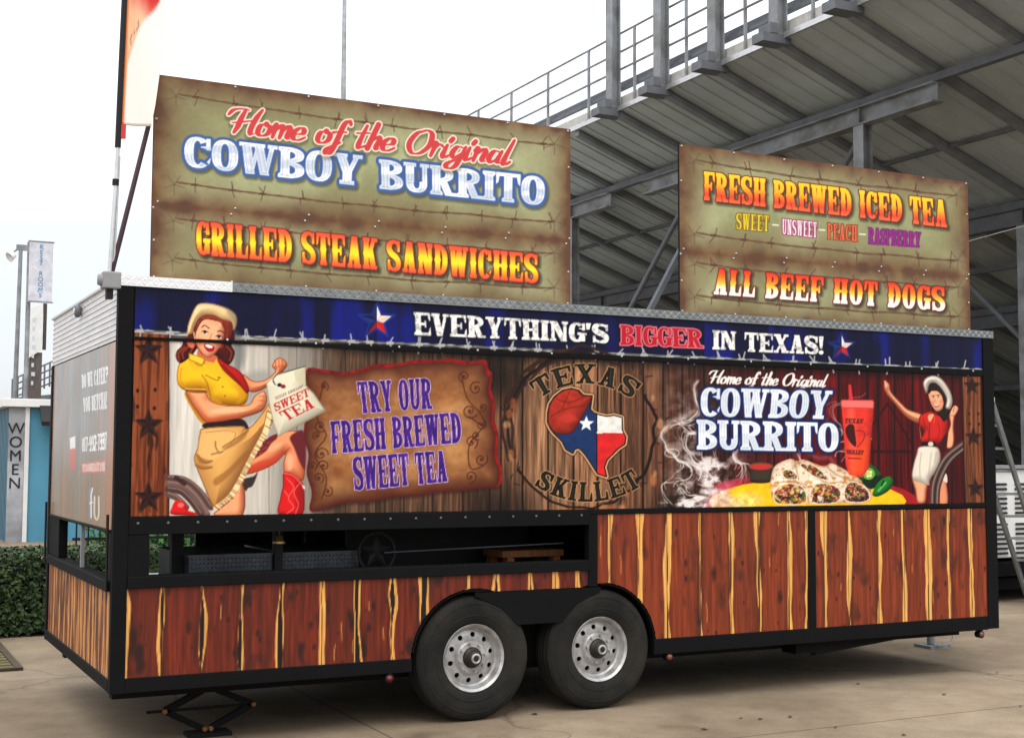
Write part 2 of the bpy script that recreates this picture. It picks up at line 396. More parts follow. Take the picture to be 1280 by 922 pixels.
        P.append(_strip(q, [h*.7, h, h, s*.95, s*1.1, s*1.15, s*1.1, s, s*.9, h, h, h*.7]))
        P.append(_rect(w*.92-h*.6, .64, w*.96, .98)); P.append(_rect(w*.04, .02, w*.08+h*.6, .36))
    elif ch == 'T':
        w = W*1.02; stem(w/2-s/2, s, False); P.append(_rect(0, 1-h, w, 1)); P.append([(0, 1), (h, 1), (h*.5, .68), (0, .62)]); P.append([(w-h, 1), (w, 1), (w, .62), (w-h*.5, .68)])
    elif ch == 'U':
        w = W*1.08; b = .34
        P.append(_rect(a, b, a+s, 1)); foot(a+s/2, s, 1); P.append(_rect(w-a-h*1.3, b, w-a, 1)); foot(w-a-h*.65, h*1.3, 1)
        P.append(_arc(w/2, b, w/2-a, b, 176, 364, s*.9, h*1.2))
    elif ch == 'V':
        w = W*1.08; diag(w*.5-s*.1, 0, a+s*.5, 1, s*1.05); diag(w*.5+s*.1, 0, w-a-h*.6, 1, h*1.1); foot(a+s*.5, s, 1); foot(w-a-h*.6, h*1.2, 1)
    elif ch == 'W':
        w = W*1.45; t = s*1.02; diag(w*.29, 0, a+s*.5, 1, t); diag(w*.31, 0, w*.5, .95, h); diag(w*.68, 0, w*.5, 1, t); diag(w*.70, 0, w-a-h*.6, 1, h*1.1)
        foot(a+s*.5, t, 1); foot(w*.5, t*.9, 1); foot(w-a-h*.6, h*1.2, 1)
    elif ch == 'X':
        w = W*1.1; diag(w-a-s*.5, 0, a+s*.5, 1, s*1.1); diag(a+h*.6, 0, w-a-h*.6, 1, h*1.1)
        foot(w-a-s*.5, s); foot(a+h*.6, h); foot(a+s*.5, s, 1); foot(w-a-h*.6, h, 1)
    elif ch == 'Y':
        w = W*1.1; P.append(_rect(w/2-s/2, 0, w/2+s/2, .46)); foot(w/2, s*1.1); diag(w/2-s*.05, .4, a+s*.5, 1, s); diag(w/2+s*.2, .4, w-a-h*.6, 1, h*1.2)
        foot(a+s*.5, s, 1); foot(w-a-h*.6, h*1.2, 1)
    elif ch == "'": P.append([(0, 1), (s*.9, 1), (s*.6, .68), (s*.1, .68)]); w = s
    elif ch == '!': P.append([(0, 1), (s, 1), (s*.72, .32), (s*.28, .32)]); P.append(_arc(s/2, .1, s/2, .1, 0, 360, s/2, .1)); w = s
    elif ch == '-': P.append(_rect(0, .42, W*.5, .54)); w = W*.5
    elif ch == '.': P.append(_rect(0, 0, s, .15)); w = s
    elif ch == '1': stem(a); w = s+2*a
    elif ch == '7': P.append(_rect(0, 1-h*1.3, w, 1)); P.append([(w*.25, 0), (w*.25+s, 0), (w, 1), (w-s*1.1, 1)])
    elif ch == '8':
        for cy, ry, rx in ((.74, .26, w*.46), (.27, .27, w*.5)): P.append(_arc(w/2, cy, rx, ry, -6, 186, s*.9, h)); P.append(_arc(w/2, cy, rx, ry, 174, 366, s*.9, h))
    elif ch == '9': P.append(_arc(w/2, .7, w/2, .3, -6, 186, s, h)); P.append(_arc(w/2, .7, w/2, .3, 174, 366, s, h)); P.append(_strip(np.array([(.9,.7),(.85,.35),(.6,.08),(.25,.06)])*[w, 1], [s, s, h*1.3, h]))
    elif ch in '23': P.append(_strip(np.array([(.1,.8),(.4,.95),(.8,.85),(.85,.65),(.5,.5),(.8,.4),(.88,.2),(.5,.05),(.1,.15)] if ch == '3' else [(.1,.75),(.4,.95),(.82,.8),(.8,.55),(.4,.25),(.1,.06),(.95,.07)])*[w, 1], [h, h, s, s, h*1.2, s, h, h]))
    elif ch == '?': P.append(_strip(np.array([(.1,.75),(.4,.95),(.85,.8),(.8,.6),(.5,.45),(.5,.3)])*[w, 1], [h, h, s, s, h, h])); P.append(_rect(w*.4, 0, w*.65, .15))
    elif ch == ' ': w = W*.5
    return P, w
COND = dict(W=.47, s=.17, h=.10, sl=.11, se=.035, bump=.025)
WIDE = dict(W=.74, s=.24, h=.10, sl=.10, se=.07)
OLD = dict(W=.62, s=.15, h=.07, sl=.055, se=.08)
THIN = dict(W=.40, s=.14, h=.08, sl=.09, se=.04)
def layout(txt, st, gap=.06):
    x = 0; G = []
    for c in txt:
        p, w = glyph(c, **st)
        G.append((p, x, w)); x += w+gap
    return [([np.asarray(q, float)+[x0, 0] for q in p], x0, w) for p, x0, w in G], x-gap
def quadtext(txt, st, TL, TR, BR, BL, gap=.06):
    G, w = layout(txt, st, gap); TL, TR, BR, BL = map(np.asarray, (TL, TR, BR, BL)); out = []
    for ps, x0, gw in G:
        if not ps: continue
        out.append([(lambda t, v: (TL*(1-t)+TR*t)*v+(BL*(1-t)+BR*t)*(1-v))(p[..., :1]/w, p[..., 1:]) for p in ps])
    return out
def arctext(txt, st, c, r, a0, a1, hgt, outward=True, gap=.1):
    """letters round a circle; angles from straight up (or straight down), px"""
    G, w = layout(txt, st, gap); out = []
    for ps, x0, gw in G:
        m = []
        for p in ps:
            t = np.radians(a0+(a1-a0)*p[..., 0]/w)
            if outward: rr = r+hgt*p[..., 1]; m.append(np.stack([c[0]+rr*np.sin(t), c[1]-rr*np.cos(t)], -1))
            else: rr = r-hgt*p[..., 1]; m.append(np.stack([c[0]+rr*np.sin(t), c[1]+rr*np.cos(t)], -1))
        if m: out.append(m)
    return out
SCRIPT = {
 'H': ([[(-.22,.72),(-.12,.92),(.1,1.0),(.34,.98)],[(.24,.98),(.18,.6),(.16,.3),(.1,.02)],[(.72,1.04),(.62,.7),(.56,.3),(.58,.05),(.7,.04)],[(-.05,.40),(.2,.46),(.62,.60)]], .72),
 'o': ([[(.24,.5),(.08,.4),(.06,.12),(.2,.0),(.36,.12),(.38,.36),(.24,.5),(.3,.42),(.5,.46)]], .44),
 'm': ([[(.0,.4),(.08,.5),(.08,.0)],[(.09,.25),(.22,.5),(.3,.42),(.29,.0)],[(.3,.25),(.43,.5),(.52,.42),(.5,.08),(.6,.02)]], .6),
 'e': ([[(.02,.2),(.3,.28),(.32,.44),(.2,.5),(.06,.32),(.08,.06),(.24,.0),(.42,.14)]], .42),
 'f': ([[(.44,.86),(.36,1.0),(.24,.84),(.18,.2),(.1,-.34),(-.04,-.38),(-.02,-.2),(.3,.1)],[(-.02,.5),(.38,.54)]], .4),
 't': ([[(.2,.9),(.12,.1),(.2,.0),(.34,.1)],[(-.04,.56),(.34,.62)]], .34),
 'h': ([[(.16,1.0),(.06,.0)],[(.08,.26),(.26,.5),(.34,.4),(.3,.06),(.42,.02)]], .42),
 'O': ([[(.5,1.0),(.2,.85),(.06,.4),(.2,.04),(.45,.05),(.66,.4),(.64,.85),(.46,1.0),(.3,.9)]], .72),
 'r': ([[(.0,.4),(.1,.52),(.06,.0)],[(.08,.28),(.2,.5),(.34,.42)]], .34),
 'i': ([[(.1,.5),(.05,.08),(.13,.0),(.24,.1)],[(.16,.68),(.2,.78)]], .24),
 'g': ([[(.34,.46),(.16,.48),(.06,.2),(.16,.02),(.32,.2)],[(.4,.5),(.3,-.2),(.16,-.42),(.0,-.36),(.06,-.18),(.46,.1)]], .42),
 'n': ([[(.0,.4),(.08,.5),(.06,.0)],[(.08,.25),(.24,.5),(.34,.42),(.3,.08),(.42,.02)]], .42),
 'a': ([[(.34,.46),(.16,.48),(.06,.2),(.14,.02),(.3,.15)],[(.38,.5),(.32,.1),(.44,.02)]], .42),
 'l': ([[(.2,1.0),(.08,.12),(.16,.0),(.28,.12)]], .26), ' ': ([], .3)}
def scripttext(txt, a, b, cap, slant=.34, wd=.15, gap=.01):
    """brush script along the straight baseline a -> b"""
    a = np.asarray(a, float); b = np.asarray(b, float); x = 0; G = []
    for c in txt:
        st, w = SCRIPT[c]; G.append((st, x)); x += w+gap
    d = (b-a)/x; up = np.array([0, -cap]); out = []
    for st, x0 in G:
        g = []
        for q in st:
            q = np.asarray(q, float); q = np.stack([q[:,0]+x0, q[:,1]], 1)
            n = len(q); k = [wd*.55]+[wd]*(n-2)+[wd*.6] if n > 2 else [wd, wd]
            p = _strip(q, k); dq = np.gradient(p[:, 0], axis=0); dn = np.abs(dq[:, 1])/(np.linalg.norm(dq, axis=1)+1e-9); kk = (.38+.70*dn**1.5)[:, None]
            p = np.stack([p[:, 0], p[:, 0]+(p[:, 1]-p[:, 0])*kk, p[:, 0]+(p[:, 2]-p[:, 0])*kk], 1); p = p+np.stack([p[..., 1]*slant*cap/np.linalg.norm(d)*.95, 0*p[..., 1]], -1)
            g.append(a+p[..., :1]*d+p[..., 1:]*up)
        if g: out.append(g)
    return out
AA = .9
def al(d, r=0): return np.clip(.5-(d-r)/AA, 0, 1)
# ------------------------------------------------------------------ print artwork
def star_pts(cx, cy, r, rot=0, inner=.42, sx=1):
    return [(cx+sx*(r if i % 2 == 0 else r*inner)*math.sin(rot+i*math.pi/5), cy-(r if i % 2 == 0 else r*inner)*math.cos(rot+i*math.pi/5)) for i in range(10)]
def lone_star(S, cx, cy, r, lab=None):
    """faceted red, white and blue star"""
    S.poly(star_pts(cx, cy, r*1.22, 0), (40, 90, 190), lab, sm=False, soft=4, alpha=.8)
    S.poly(star_pts(cx, cy, r*1.08, 0), (24, 34, 90), lab, sm=False)
    p = star_pts(cx, cy, r, 0)
    for i in range(10):
        a, b = p[i], p[(i+1) % 10]
        base = [(236, 226, 220), (238, 214, 190), (225, 205, 195), (190, 40, 40), (206, 50, 48), (150, 26, 40), (20, 36, 92), (34, 60, 130), (16, 30, 78), (28, 50, 110)][i]
        S.poly([(cx, cy), a, b], base, lab, sm=False, soft=.7)
def iron_star(S, cx, cy, r, lab=None, sx=.92):
    S.poly(star_pts(cx+1.2, cy+1.4, r*1.08, 0, sx=sx), (40, 18, 12), lab, sm=False, soft=2.5, alpha=.7)
    p = star_pts(cx, cy, r, 0, sx=sx)
    for i in range(10): S.poly([(cx, cy), p[i], p[(i+1) % 10]], (62, 36, 32) if i % 2 else (40, 22, 22), lab, sm=False, soft=.7)
def barbed(S, pts, col, wd, step, seed, lab=None, barb=9, alpha=1, dark=None):
    rg = random.Random(seed); p = smooth(pts, False, 12)
    t = np.concatenate([[0], np.cumsum(np.linalg.norm(np.diff(p, axis=0), axis=1))])
    for k in range(2):
        q = p+np.stack([0*t, np.sin(t/5.5+k*math.pi)*wd*.6], 1)
        S.line(q, wd, col if k == 0 or dark is None else dark, lab, sm=False, alpha=alpha)
    x = step*.5
    while x < t[-1]:
        c = np.array([np.interp(x, t, p[:,0]), np.interp(x, t, p[:,1])])
        for j in range(rg.choice((2, 3, 3))):
            a = rg.uniform(-.5, .5)+(math.pi if j % 2 else 0); l = barb*rg.uniform(.6, 1.15)
            S.line([c+[rg.uniform(-3, 3), 0], c+[math.sin(a)*l, -math.cos(a)*l]], wd*.85, col, lab, sm=False, alpha=alpha)
        S.line([c+[-3, 0], c+[3, 0]], wd*2, col, lab, sm=False, alpha=alpha)
        x += step*rg.uniform(.75, 1.3)
def planks(X, Y, U, V, seams, base, seed, grain=.35, seam=(40, 28, 22), sw=1.0):
    """weathered boards between given seam positions (px)"""
    se = np.asarray(seams, float); k = np.searchsorted(se, X)
    g = fbm(U*55+k*7.3, V*3.2+k*3.1, 4, seed); g2 = fbm(U*160, V*7+k*5.7, 3, seed+4); t = _T[(k*37+seed) & 255, 11]
    c = np.asarray(base, float)*(1+(t-.5)*.28+(g-.5)*grain*2+(g2-.5)*grain)[..., None]
    d = np.min(np.abs(X[..., None]-se), -1)
    return mixc(c, np.broadcast_to(np.asarray(seam, float), c.shape), np.clip(1.3-d/sw, 0, 1)*.9)

# ---- main side: header banner + serving hatch
S = Sheet('y', -.004, .080, 6.535, 1.291, 2.567, .005)
X, Y, U, V = S.X, S.Y, S.U, S.V
WIRE = np.array([(160,412.5),(300,420.5),(459,427.5),(640,435.5),(830,445),(1020,453.5),(1232,462.5)])
wy = np.interp(X, WIRE[:,0], WIRE[:,1])
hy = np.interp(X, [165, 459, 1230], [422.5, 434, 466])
# boards of the hatch
zone = [(0, (226, 225, 219)), (385, (184, 176, 164)), (420, (132, 102, 80)), (600, (116, 80, 58)), (680, (176, 132, 98)), (760, (170, 122, 88)), (835, (112, 72, 54)), (900, (84, 44, 36)), (960, (96, 26, 26)), (1010, (122, 18, 24)), (1150, (116, 16, 24)), (1205, (84, 14, 18)), (1300, (70, 12, 16))]
zx = [a for a, _ in zone]; base = np.stack([np.interp(X, zx, [c[i] for _, c in zone]) for i in range(3)], -1)
seams = [211, 258, 299, 336, 371, 404, 432, 470, 505, 541, 578, 612, 626, 653, 685, 717, 747, 776, 804, 829, 853, 880, 912, 945, 968, 985, 1014, 1048, 1084, 1098, 1118, 1141, 1166, 1190, 1206]
gr = np.interp(X, [380, 440, 640, 830, 1000, 1300], [.10, .5, .55, .5, .45, .35])
k = np.searchsorted(seams, X)
g = fbm(U*70+k*7.3, V*3.0+k*3.1, 4, 3); g2 = fbm(U*200, V*8+k*5.7, 3, 9); tt = _T[(k*37) & 255, 21]
S.C[:] = base*(1+(tt-.5)[..., None]*.3*np.clip(gr*2.4, 0, 1)[..., None]+((g-.5)*2.2+(g2-.5)*.9)[..., None]*gr[..., None])
rust = sstep(.60, .78, fbm(U*9, V*2.5, 4, 31))*sstep(400, 640, X)*sstep(860, 800, X); S.C[:] = mixc(S.C, np.broadcast_to([205., 160, 118], S.C.shape), rust*.55)
d = np.min(np.abs(X[..., None]-np.array(seams, float)[None, None]), -1)
S.C[:] = mixc(S.C, np.broadcast_to([34., 22, 20], S.C.shape), np.clip(np.interp(X, [600, 640], [1.25, 1.6])-d/1.0, 0, 1)*np.interp(X, [380, 450, 620, 650], [.22, .8, .85, .95]))
S.C[:] *= np.interp(X, [211, 225, 330, 385, 420], [.9, 1.06, 1.0, .78, .8])[..., None]
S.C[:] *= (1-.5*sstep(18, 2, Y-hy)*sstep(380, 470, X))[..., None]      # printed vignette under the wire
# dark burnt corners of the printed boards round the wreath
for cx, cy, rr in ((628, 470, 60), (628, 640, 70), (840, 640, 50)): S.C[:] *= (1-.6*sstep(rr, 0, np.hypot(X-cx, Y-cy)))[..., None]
# blue banner
bk = np.searchsorted([200, 262, 330, 395, 470, 560, 650, 735, 810, 880, 960, 1040, 1090, 1130, 1165, 1200], X)
st = fbm(U*26+bk*4, V*1.1+bk, 4, 12); hl = sstep(.5, .78, fbm(U*5+bk, V*1.6, 3, 40))
blue = mixc(np.broadcast_to([13., 15, 54], S.C.shape), np.broadcast_to([20., 34, 136], S.C.shape), np.clip(hl*.8+(st-.5)*.5, 0, 1))
bd = np.min(np.abs(X[..., None]-np.array([200, 262, 330, 395, 470, 560, 650, 735, 810, 880, 960, 1040, 1090, 1130, 1165, 1200.])), -1)
blue *= (1-.45*np.clip(1.2-bd, 0, 1))[..., None]
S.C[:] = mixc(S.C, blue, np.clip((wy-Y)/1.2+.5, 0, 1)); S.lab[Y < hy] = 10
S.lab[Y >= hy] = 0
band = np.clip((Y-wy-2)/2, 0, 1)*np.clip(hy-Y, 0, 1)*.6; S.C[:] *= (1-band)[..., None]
# left post print, three iron stars
w_ = S.win(160, 412, 212, 660); c = mixc(np.broadcast_to([150., 84, 48], S.C[w_].shape), np.broadcast_to([104., 50, 28], S.C[w_].shape), sstep(.35, .7, fbm(U[w_]*75, V[w_]*3, 4, 51)))
c *= (1-.45*sstep(.62, .75, fbm(U[w_]*30, V[w_]*6, 3, 71)))[..., None]
m = np.clip(211-X[w_], 0, 1)*np.clip(Y[w_]-wy[w_]-2, 0, 1); S.C[w_] = mixc(S.C[w_], c, m); S.lab[w_] = np.where((m > .5) & (Y[w_] > hy[w_]), 1, S.lab[w_])
S.line([(211, 416), (211, 650)], 1.6, (50, 26, 18), sm=False)
S.line([(187, 560), (186, 600), (188, 640)], 1, (70, 34, 20))
for y_ in (437, 530, 621): iron_star(S, 185, y_, 19)
for q in ((172, 488), (194, 487), (172, 508), (193, 510)): S.ell(q[0], q[1], 2, 2.6, (40, 20, 14))
# parchment
G = frame(370, 380, .29284); pk = 3
par = np.array([(45,298),(120,292),(200,303),(270,290),(335,272),(420,268),(500,253),(600,252),(645,245),(720,258),(790,252),(806,290),(822,315),(815,370),(832,425),(828,490),(846,560),(842,640),(862,705),(852,770),(780,778),(700,790),(600,796),(500,812),(400,818),(300,838),(200,842),(110,872),(62,872),(72,800),(50,720),(58,640),(38,560),(50,450)])
S.poly(G(par+[14, 12]), (40, 22, 18), None, soft=7, alpha=.7)
S.poly(G((par-[450,560])*[1.028,1.035]+[456,556]), (136, 26, 26), pk, nz=.7); S.poly(G((par-[450,560])*[1.01,1.0]+[452,566]), (96, 30, 26), pk, soft=2)
p = smooth(G(par)); w_ = S.win(p[:,0].min()-3, p[:,1].min()-3, p[:,0].max()+3, p[:,1].max()+3); D = sd_poly(p, X[w_], Y[w_])
n1 = fbm(X[w_]/30, Y[w_]/24, 4, 61); n2 = fbm(X[w_]/6, Y[w_]/6, 3, 62); rim = np.exp(np.minimum(D, 0)/(13+12*n1))
c = mixc(np.broadcast_to([196., 148, 96], D.shape+(3,)), np.broadcast_to([150., 96, 54], D.shape+(3,)), np.clip((n1-.35)*1.8, 0, 1)); c = mixc(c, np.broadcast_to([84., 40, 26], c.shape), np.clip(rim*.95, 0, 1)); c *= (1+(n2-.5)*.16)[..., None]
S.blend(w_, al(D), c, pk)
def scroll(pts, turns, r0, cx, cy, sgn, ph):
    t = np.linspace(0, turns*2*math.pi, 26); r = r0*(1-t/t[-1]*.86); return np.stack([cx+r*np.cos(ph+sgn*t), cy+r*np.sin(ph+sgn*t)], 1)
for cx, cy, r0, sg, ph in ((718,308,26,1,2),(768,360,30,-1,-1),(742,455,34,1,.5),(796,440,18,-1,2),(790,515,24,1,-1.2),(748,588,30,-1,1),(790,662,30,1,-.6),(745,735,28,-1,1.6),(770,560,20,1,1),(120,350,20,-1,1),(104,520,26,1,1),(108,640,30,-1,0),(88,560,18,1,2),(118,690,26,1,3),(96,740,24,-1,1),(134,800,24,1,-1),(70,690,20,-1,1)):
    S.line(G(scroll(0, 1.35, r0, cx, cy, sg, ph)), 1.5, (78, 36, 20), pk, sm=False, alpha=.8); S.ell(*G([(cx, cy)])[0], 1.6, 1.6, (88, 44, 26), lab=pk)
for q in ([(705,295),(730,400),(790,470),(800,520),(740,600),(745,700),(800,690)],[(120,330),(90,480),(130,560),(80,640),(130,740),(110,830)],[(740,480),(800,520),(810,500)]): S.line(G(q), 1.6, (78, 36, 20), pk, alpha=.75)
def PUR(D, X, Y):
    t = fbm(X/9, Y/14, 2, 77)
    return [(al(D, 2.2)*.25, (70, 40, 30), 1), (al(D, 1.0), (216, 186, 212), 1), (al(D, .1), mixc(np.broadcast_to([52., 24, 112], D.shape+(3,)), np.broadcast_to([92., 46, 150], D.shape+(3,)), t), 1)]
S.text(quadtext('TRY OUR', COND, *G([(260,332),(576,315),(580,446),(276,466)])), PUR, 28)
S.text(quadtext('FRESH BREWED', COND, *G([(146,500),(698,461),(708,590),(154,638)])), PUR, 20)
S.text(quadtext('SWEET TEA', COND, *G([(242,652),(636,624),(648,756),(250,795)])), PUR, 29)
barbed(S, WIRE, (176,176,172), 2.0, 30, 3, None, 10, dark=(110,112,112))
# cowgirl with the bag
A = frame(210, 370, .13015); B = frame(210, 440, .22777); SK = (240, 172, 128)
ck = 2
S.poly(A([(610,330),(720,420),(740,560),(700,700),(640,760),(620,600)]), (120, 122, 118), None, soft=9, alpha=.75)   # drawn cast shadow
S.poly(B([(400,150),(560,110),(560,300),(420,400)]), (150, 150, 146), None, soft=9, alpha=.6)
for i, q in enumerate(([(0,690),(90,700),(170,760),(235,850)], [(0,720),(80,735),(160,800),(215,890)], [(0,752),(70,765),(130,820),(180,890)], [(0,780),(50,800),(100,850)])):
    S.line(B(q), 8, [(96,70,66),(120,92,86),(84,60,58),(104,80,76)][i], ck); S.line(B(np.array(q)+[2,-9]), 2, (160,132,124), ck, alpha=.7)
S.line(B([(45,690),(90,720)]), 6, (70,46,44), ck)
S.poly(B([(20,890),(22,850),(40,815),(75,812),(100,835),(108,865),(150,880),(155,895)]), (214,34,38), ck, shade=.5); S.ell(*B([(70,838)])[0], 4, 3, (240,120,110), soft=2)
OUT = (120,58,40)
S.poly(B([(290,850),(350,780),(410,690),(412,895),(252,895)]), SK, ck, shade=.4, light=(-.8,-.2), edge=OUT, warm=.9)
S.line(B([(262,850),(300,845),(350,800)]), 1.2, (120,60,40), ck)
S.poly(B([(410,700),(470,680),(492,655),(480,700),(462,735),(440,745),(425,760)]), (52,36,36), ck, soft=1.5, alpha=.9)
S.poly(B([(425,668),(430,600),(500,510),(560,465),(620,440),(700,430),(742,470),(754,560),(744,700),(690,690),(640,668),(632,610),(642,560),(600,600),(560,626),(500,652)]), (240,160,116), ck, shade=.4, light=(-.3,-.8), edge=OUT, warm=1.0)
S.poly(B([(428,664),(440,630),(500,600),(560,585),(612,560),(636,552),(606,592),(560,622),(498,648)]), (206,70,48), ck, soft=4, alpha=.75)
S.poly(B([(452,590),(500,512),(556,466),(600,448),(596,474),(566,500),(540,540),(490,575)]), (116,36,42), ck, soft=1.6, alpha=.95)
for q in ([(520,535),(540,520)],[(545,500),(560,492)],[(500,560),(515,548)]): S.line(B(q), 1.2, (190,96,84), ck, alpha=.7)
S.poly(B([(668,470),(700,440),(740,430),(756,500),(752,640),(726,610),(706,560),(690,520)]), (108,36,46), ck, soft=2.2, alpha=.95)
S.line(B([(640,560),(652,540),(668,524)]), 1.2, (150,70,50), ck, alpha=.8); S.ell(*B([(668,600)])[0], 4, 11, (250,186,150), lab=ck, soft=4, alpha=.7); S.ell(*B([(590,520)])[0], 10, 4, (250,186,150), rot=-.5, lab=ck, soft=4, alpha=.6)
S.poly(B([(634,658),(690,672),(728,710),(745,738),(738,890),(608,890),(616,800),(630,730)]), (216,34,36), ck, shade=.5, edge=(110,14,20)); S.poly(B([(700,720),(742,745),(735,890),(705,890)]), (150,18,26), ck, soft=4, alpha=.6); S.line(B([(634,662),(690,678),(742,735)]), 1.4, (250,120,110), ck, alpha=.9); S.line(B([(742,735),(748,745)]), 2.4, (240,220,200), ck)
for q in ([(650,690),(690,740),(660,800),(690,850),(650,885)],[(720,720),(690,770),(715,830),(700,885)],[(640,760),(660,790)]): S.line(B(q), 1, (250,140,130), ck, alpha=.8)
S.poly(B([(95,215),(130,310),(215,405),(400,372),(420,285),(230,255)]), (196,138,24), ck)
S.poly(B([(410,120),(470,158),(535,150),(588,105),(570,75),(600,32),(635,38),(655,72),(625,112),(585,152),(520,205),(445,215)]), (240,164,118), ck, shade=.4, edge=OUT, warm=.9)
for q in ([(588,40),(592,75)],[(606,36),(612,80)],[(625,42),(628,82)]): S.line(B(q), 1, (150,80,60), ck, alpha=.8)
S.poly(B([(104,8),(200,46),(258,20),(300,55),(380,115),(430,175),(442,232),(420,284),(350,292),(245,270),(205,216),(100,212),(58,182),(48,140),(58,70)]), (242,196,36), ck, shade=.5, light=(-.6,-.6), edge=(140,84,14), warm=.7)
S.poly(B([(205,216),(245,272),(300,285),(235,215)]), (205,150,24), ck, soft=4, alpha=.8)
S.poly(B([(350,180),(420,190),(430,250),(380,280),(400,230)]), (214,160,26), ck, soft=6, alpha=.8)
S.line(B([(185,125),(215,170),(235,255)]), 1.1, (150,100,20), ck); S.line(B([(205,125),(270,155),(275,135)]), 1.1, (140,92,20), ck); S.line(B([(205,50),(180,75),(150,60)]), 1, (150,100,20), ck)
S.poly(B([(262,28),(330,66),(395,105),(425,150),(446,205),(430,225),(395,185),(345,140),(300,95)]), (204,34,30), ck, shade=.55, edge=(110,14,16))
S.line(B([(300,70),(350,120),(400,180)]), 1.2, (120,16,20), ck)
S.poly(B([(100,205),(200,214),(238,268),(330,292),(440,288),(475,240),(525,212),(545,255),(528,310),(490,335),(400,362),(300,378),(215,388),(160,330),(120,268)]), (244,172,126), ck, shade=.45, light=(-.2,-.9), edge=OUT, warm=1.0)
S.ell(*B([(330,318)])[0], 22, 3.4, (252,200,160), rot=-.08, lab=ck, soft=4, alpha=.7); S.poly(B([(150,300),(200,360),(215,385),(300,378),(400,362),(380,350),(300,358),(230,362)]), (206,92,60), ck, soft=4, alpha=.6)
S.poly(B([(100,205),(205,212),(208,222),(150,224),(104,216)]), (120,62,20), ck, soft=1.5, alpha=.8); S.line(B([(96,200),(204,204)]), 1.2, (252,224,110), ck, alpha=.8); S.line(B([(75,90),(68,150),(95,195)]), 2, (206,150,20), ck, soft=2, alpha=.7)
for q in ((268,90),(285,140),(300,190),(312,240)): S.ell(*B([q])[0], 1.1, 1.1, (150,96,20), lab=ck)
for q in ([(500,240),(535,245)],[(495,265),(540,268)],[(490,295),(530,292)]): S.line(B(q), 1, (170,92,66), ck, alpha=.8)
S.poly(B([(200,390),(300,378),(400,364),(440,405),(420,425),(210,418)]), (46,32,34), ck)
S.poly(B([(200,415),(400,404),(432,420),(470,392),(520,330),(552,285),(578,330),(570,395),(530,445),(490,510),(452,590),(400,690),(350,780),(268,852),(238,830),(200,742),(160,645),(142,580),(162,520),(172,450)]), (226,176,104), ck, shade=.5, light=(-.5,-.6), edge=(120,76,36), warm=.5)
S.poly(B([(176,470),(210,425),(330,420),(380,440),(350,500),(300,560),(230,600),(180,580),(168,530)]), (238,196,130), ck, soft=3, alpha=.6)
for q in ([(150,560),(172,606),(215,612),(245,596),(215,590),(180,575)],[(152,612),(178,640),(235,636),(240,626),(190,622)],[(300,530),(390,470),(440,420),(420,470),(350,520)],[(250,700),(330,640),(430,540),(440,560),(350,660),(270,730)]): S.poly(B(q), (150,98,50), ck, soft=2.6, alpha=.6)
S.line(B([(205,440),(330,430),(372,450),(330,520),(280,560)]), .9, (150,104,56), ck, alpha=.7)
for q in ([(160,560),(200,605),(240,595)],[(150,620),(190,640),(240,630)],[(300,520),(380,470),(440,430)],[(240,560),(300,545)],[(260,490),(262,520),(275,545)]): S.line(B(q), 1.6, (140,96,50), ck, soft=1.6, alpha=.85)
rg = random.Random(5)
fr = smooth(B([(560,325),(535,430),(490,520),(440,615),(395,705),(340,790),(262,850)]), False, 10)
S.line(fr, 6.5, (236,208,156), ck, sm=False)
for i in range(0, len(fr), 1):
    q = fr[i]; S.line([q+[-2.5, -1.5], q+[rg.uniform(2, 5), rg.uniform(1.5, 4)]], 1.0, rg.choice([(250,228,184),(140,96,60),(120,80,52)]), ck, sm=False, alpha=.85)
S.line(fr+[-3.6, -1.2], 1.1, (168,112,60), ck, sm=False)
# bag and its lettering
S.poly(B([(755,180),(800,225),(868,322),(702,412),(700,330)]), (150,140,112), ck, sm=False)
S.poly(B([(538,172),(580,128),(640,110),(752,76),(757,182),(802,228),(862,318),(702,408),(606,466),(580,400),(553,280)]), (228,222,198), ck, sm=False, shade=.28, edge=(150,142,116))
S.poly(B([(690,108),(752,76),(757,182),(735,172),(700,150)]), (206,198,168), ck, sm=False, alpha=.8)
S.line(B([(575,160),(590,180),(575,150),(600,118),(690,95),(752,78)]), 1.2, (70,90,80), ck, sm=False)
S.ell(*B([(612,180)])[0], 3, 2.4, (30,28,40), lab=ck); S.ell(*B([(632,188)])[0], 3.4, 2.4, (150,40,50), lab=ck)
RED2 = lambda D, X, Y: [(al(D, .15), (188, 34, 38), 1)]
bl = B([(590,262),(735,196),(740,180),(588,246)])
S.text(quadtext('TEXAS SKILLET', THIN, bl[3], bl[2], bl[1], bl[0]), lambda D, X, Y: [(al(D)*.7, (110,60,60), 1)], ck)
q = B([(578,284),(768,196),(778,238),(590,326)]); S.text(quadtext('SWEET', OLD, *q), RED2, ck)
q = B([(606,330),(786,250),(806,300),(652,378)]); S.text(quadtext('TEA', OLD, *q), RED2, ck)
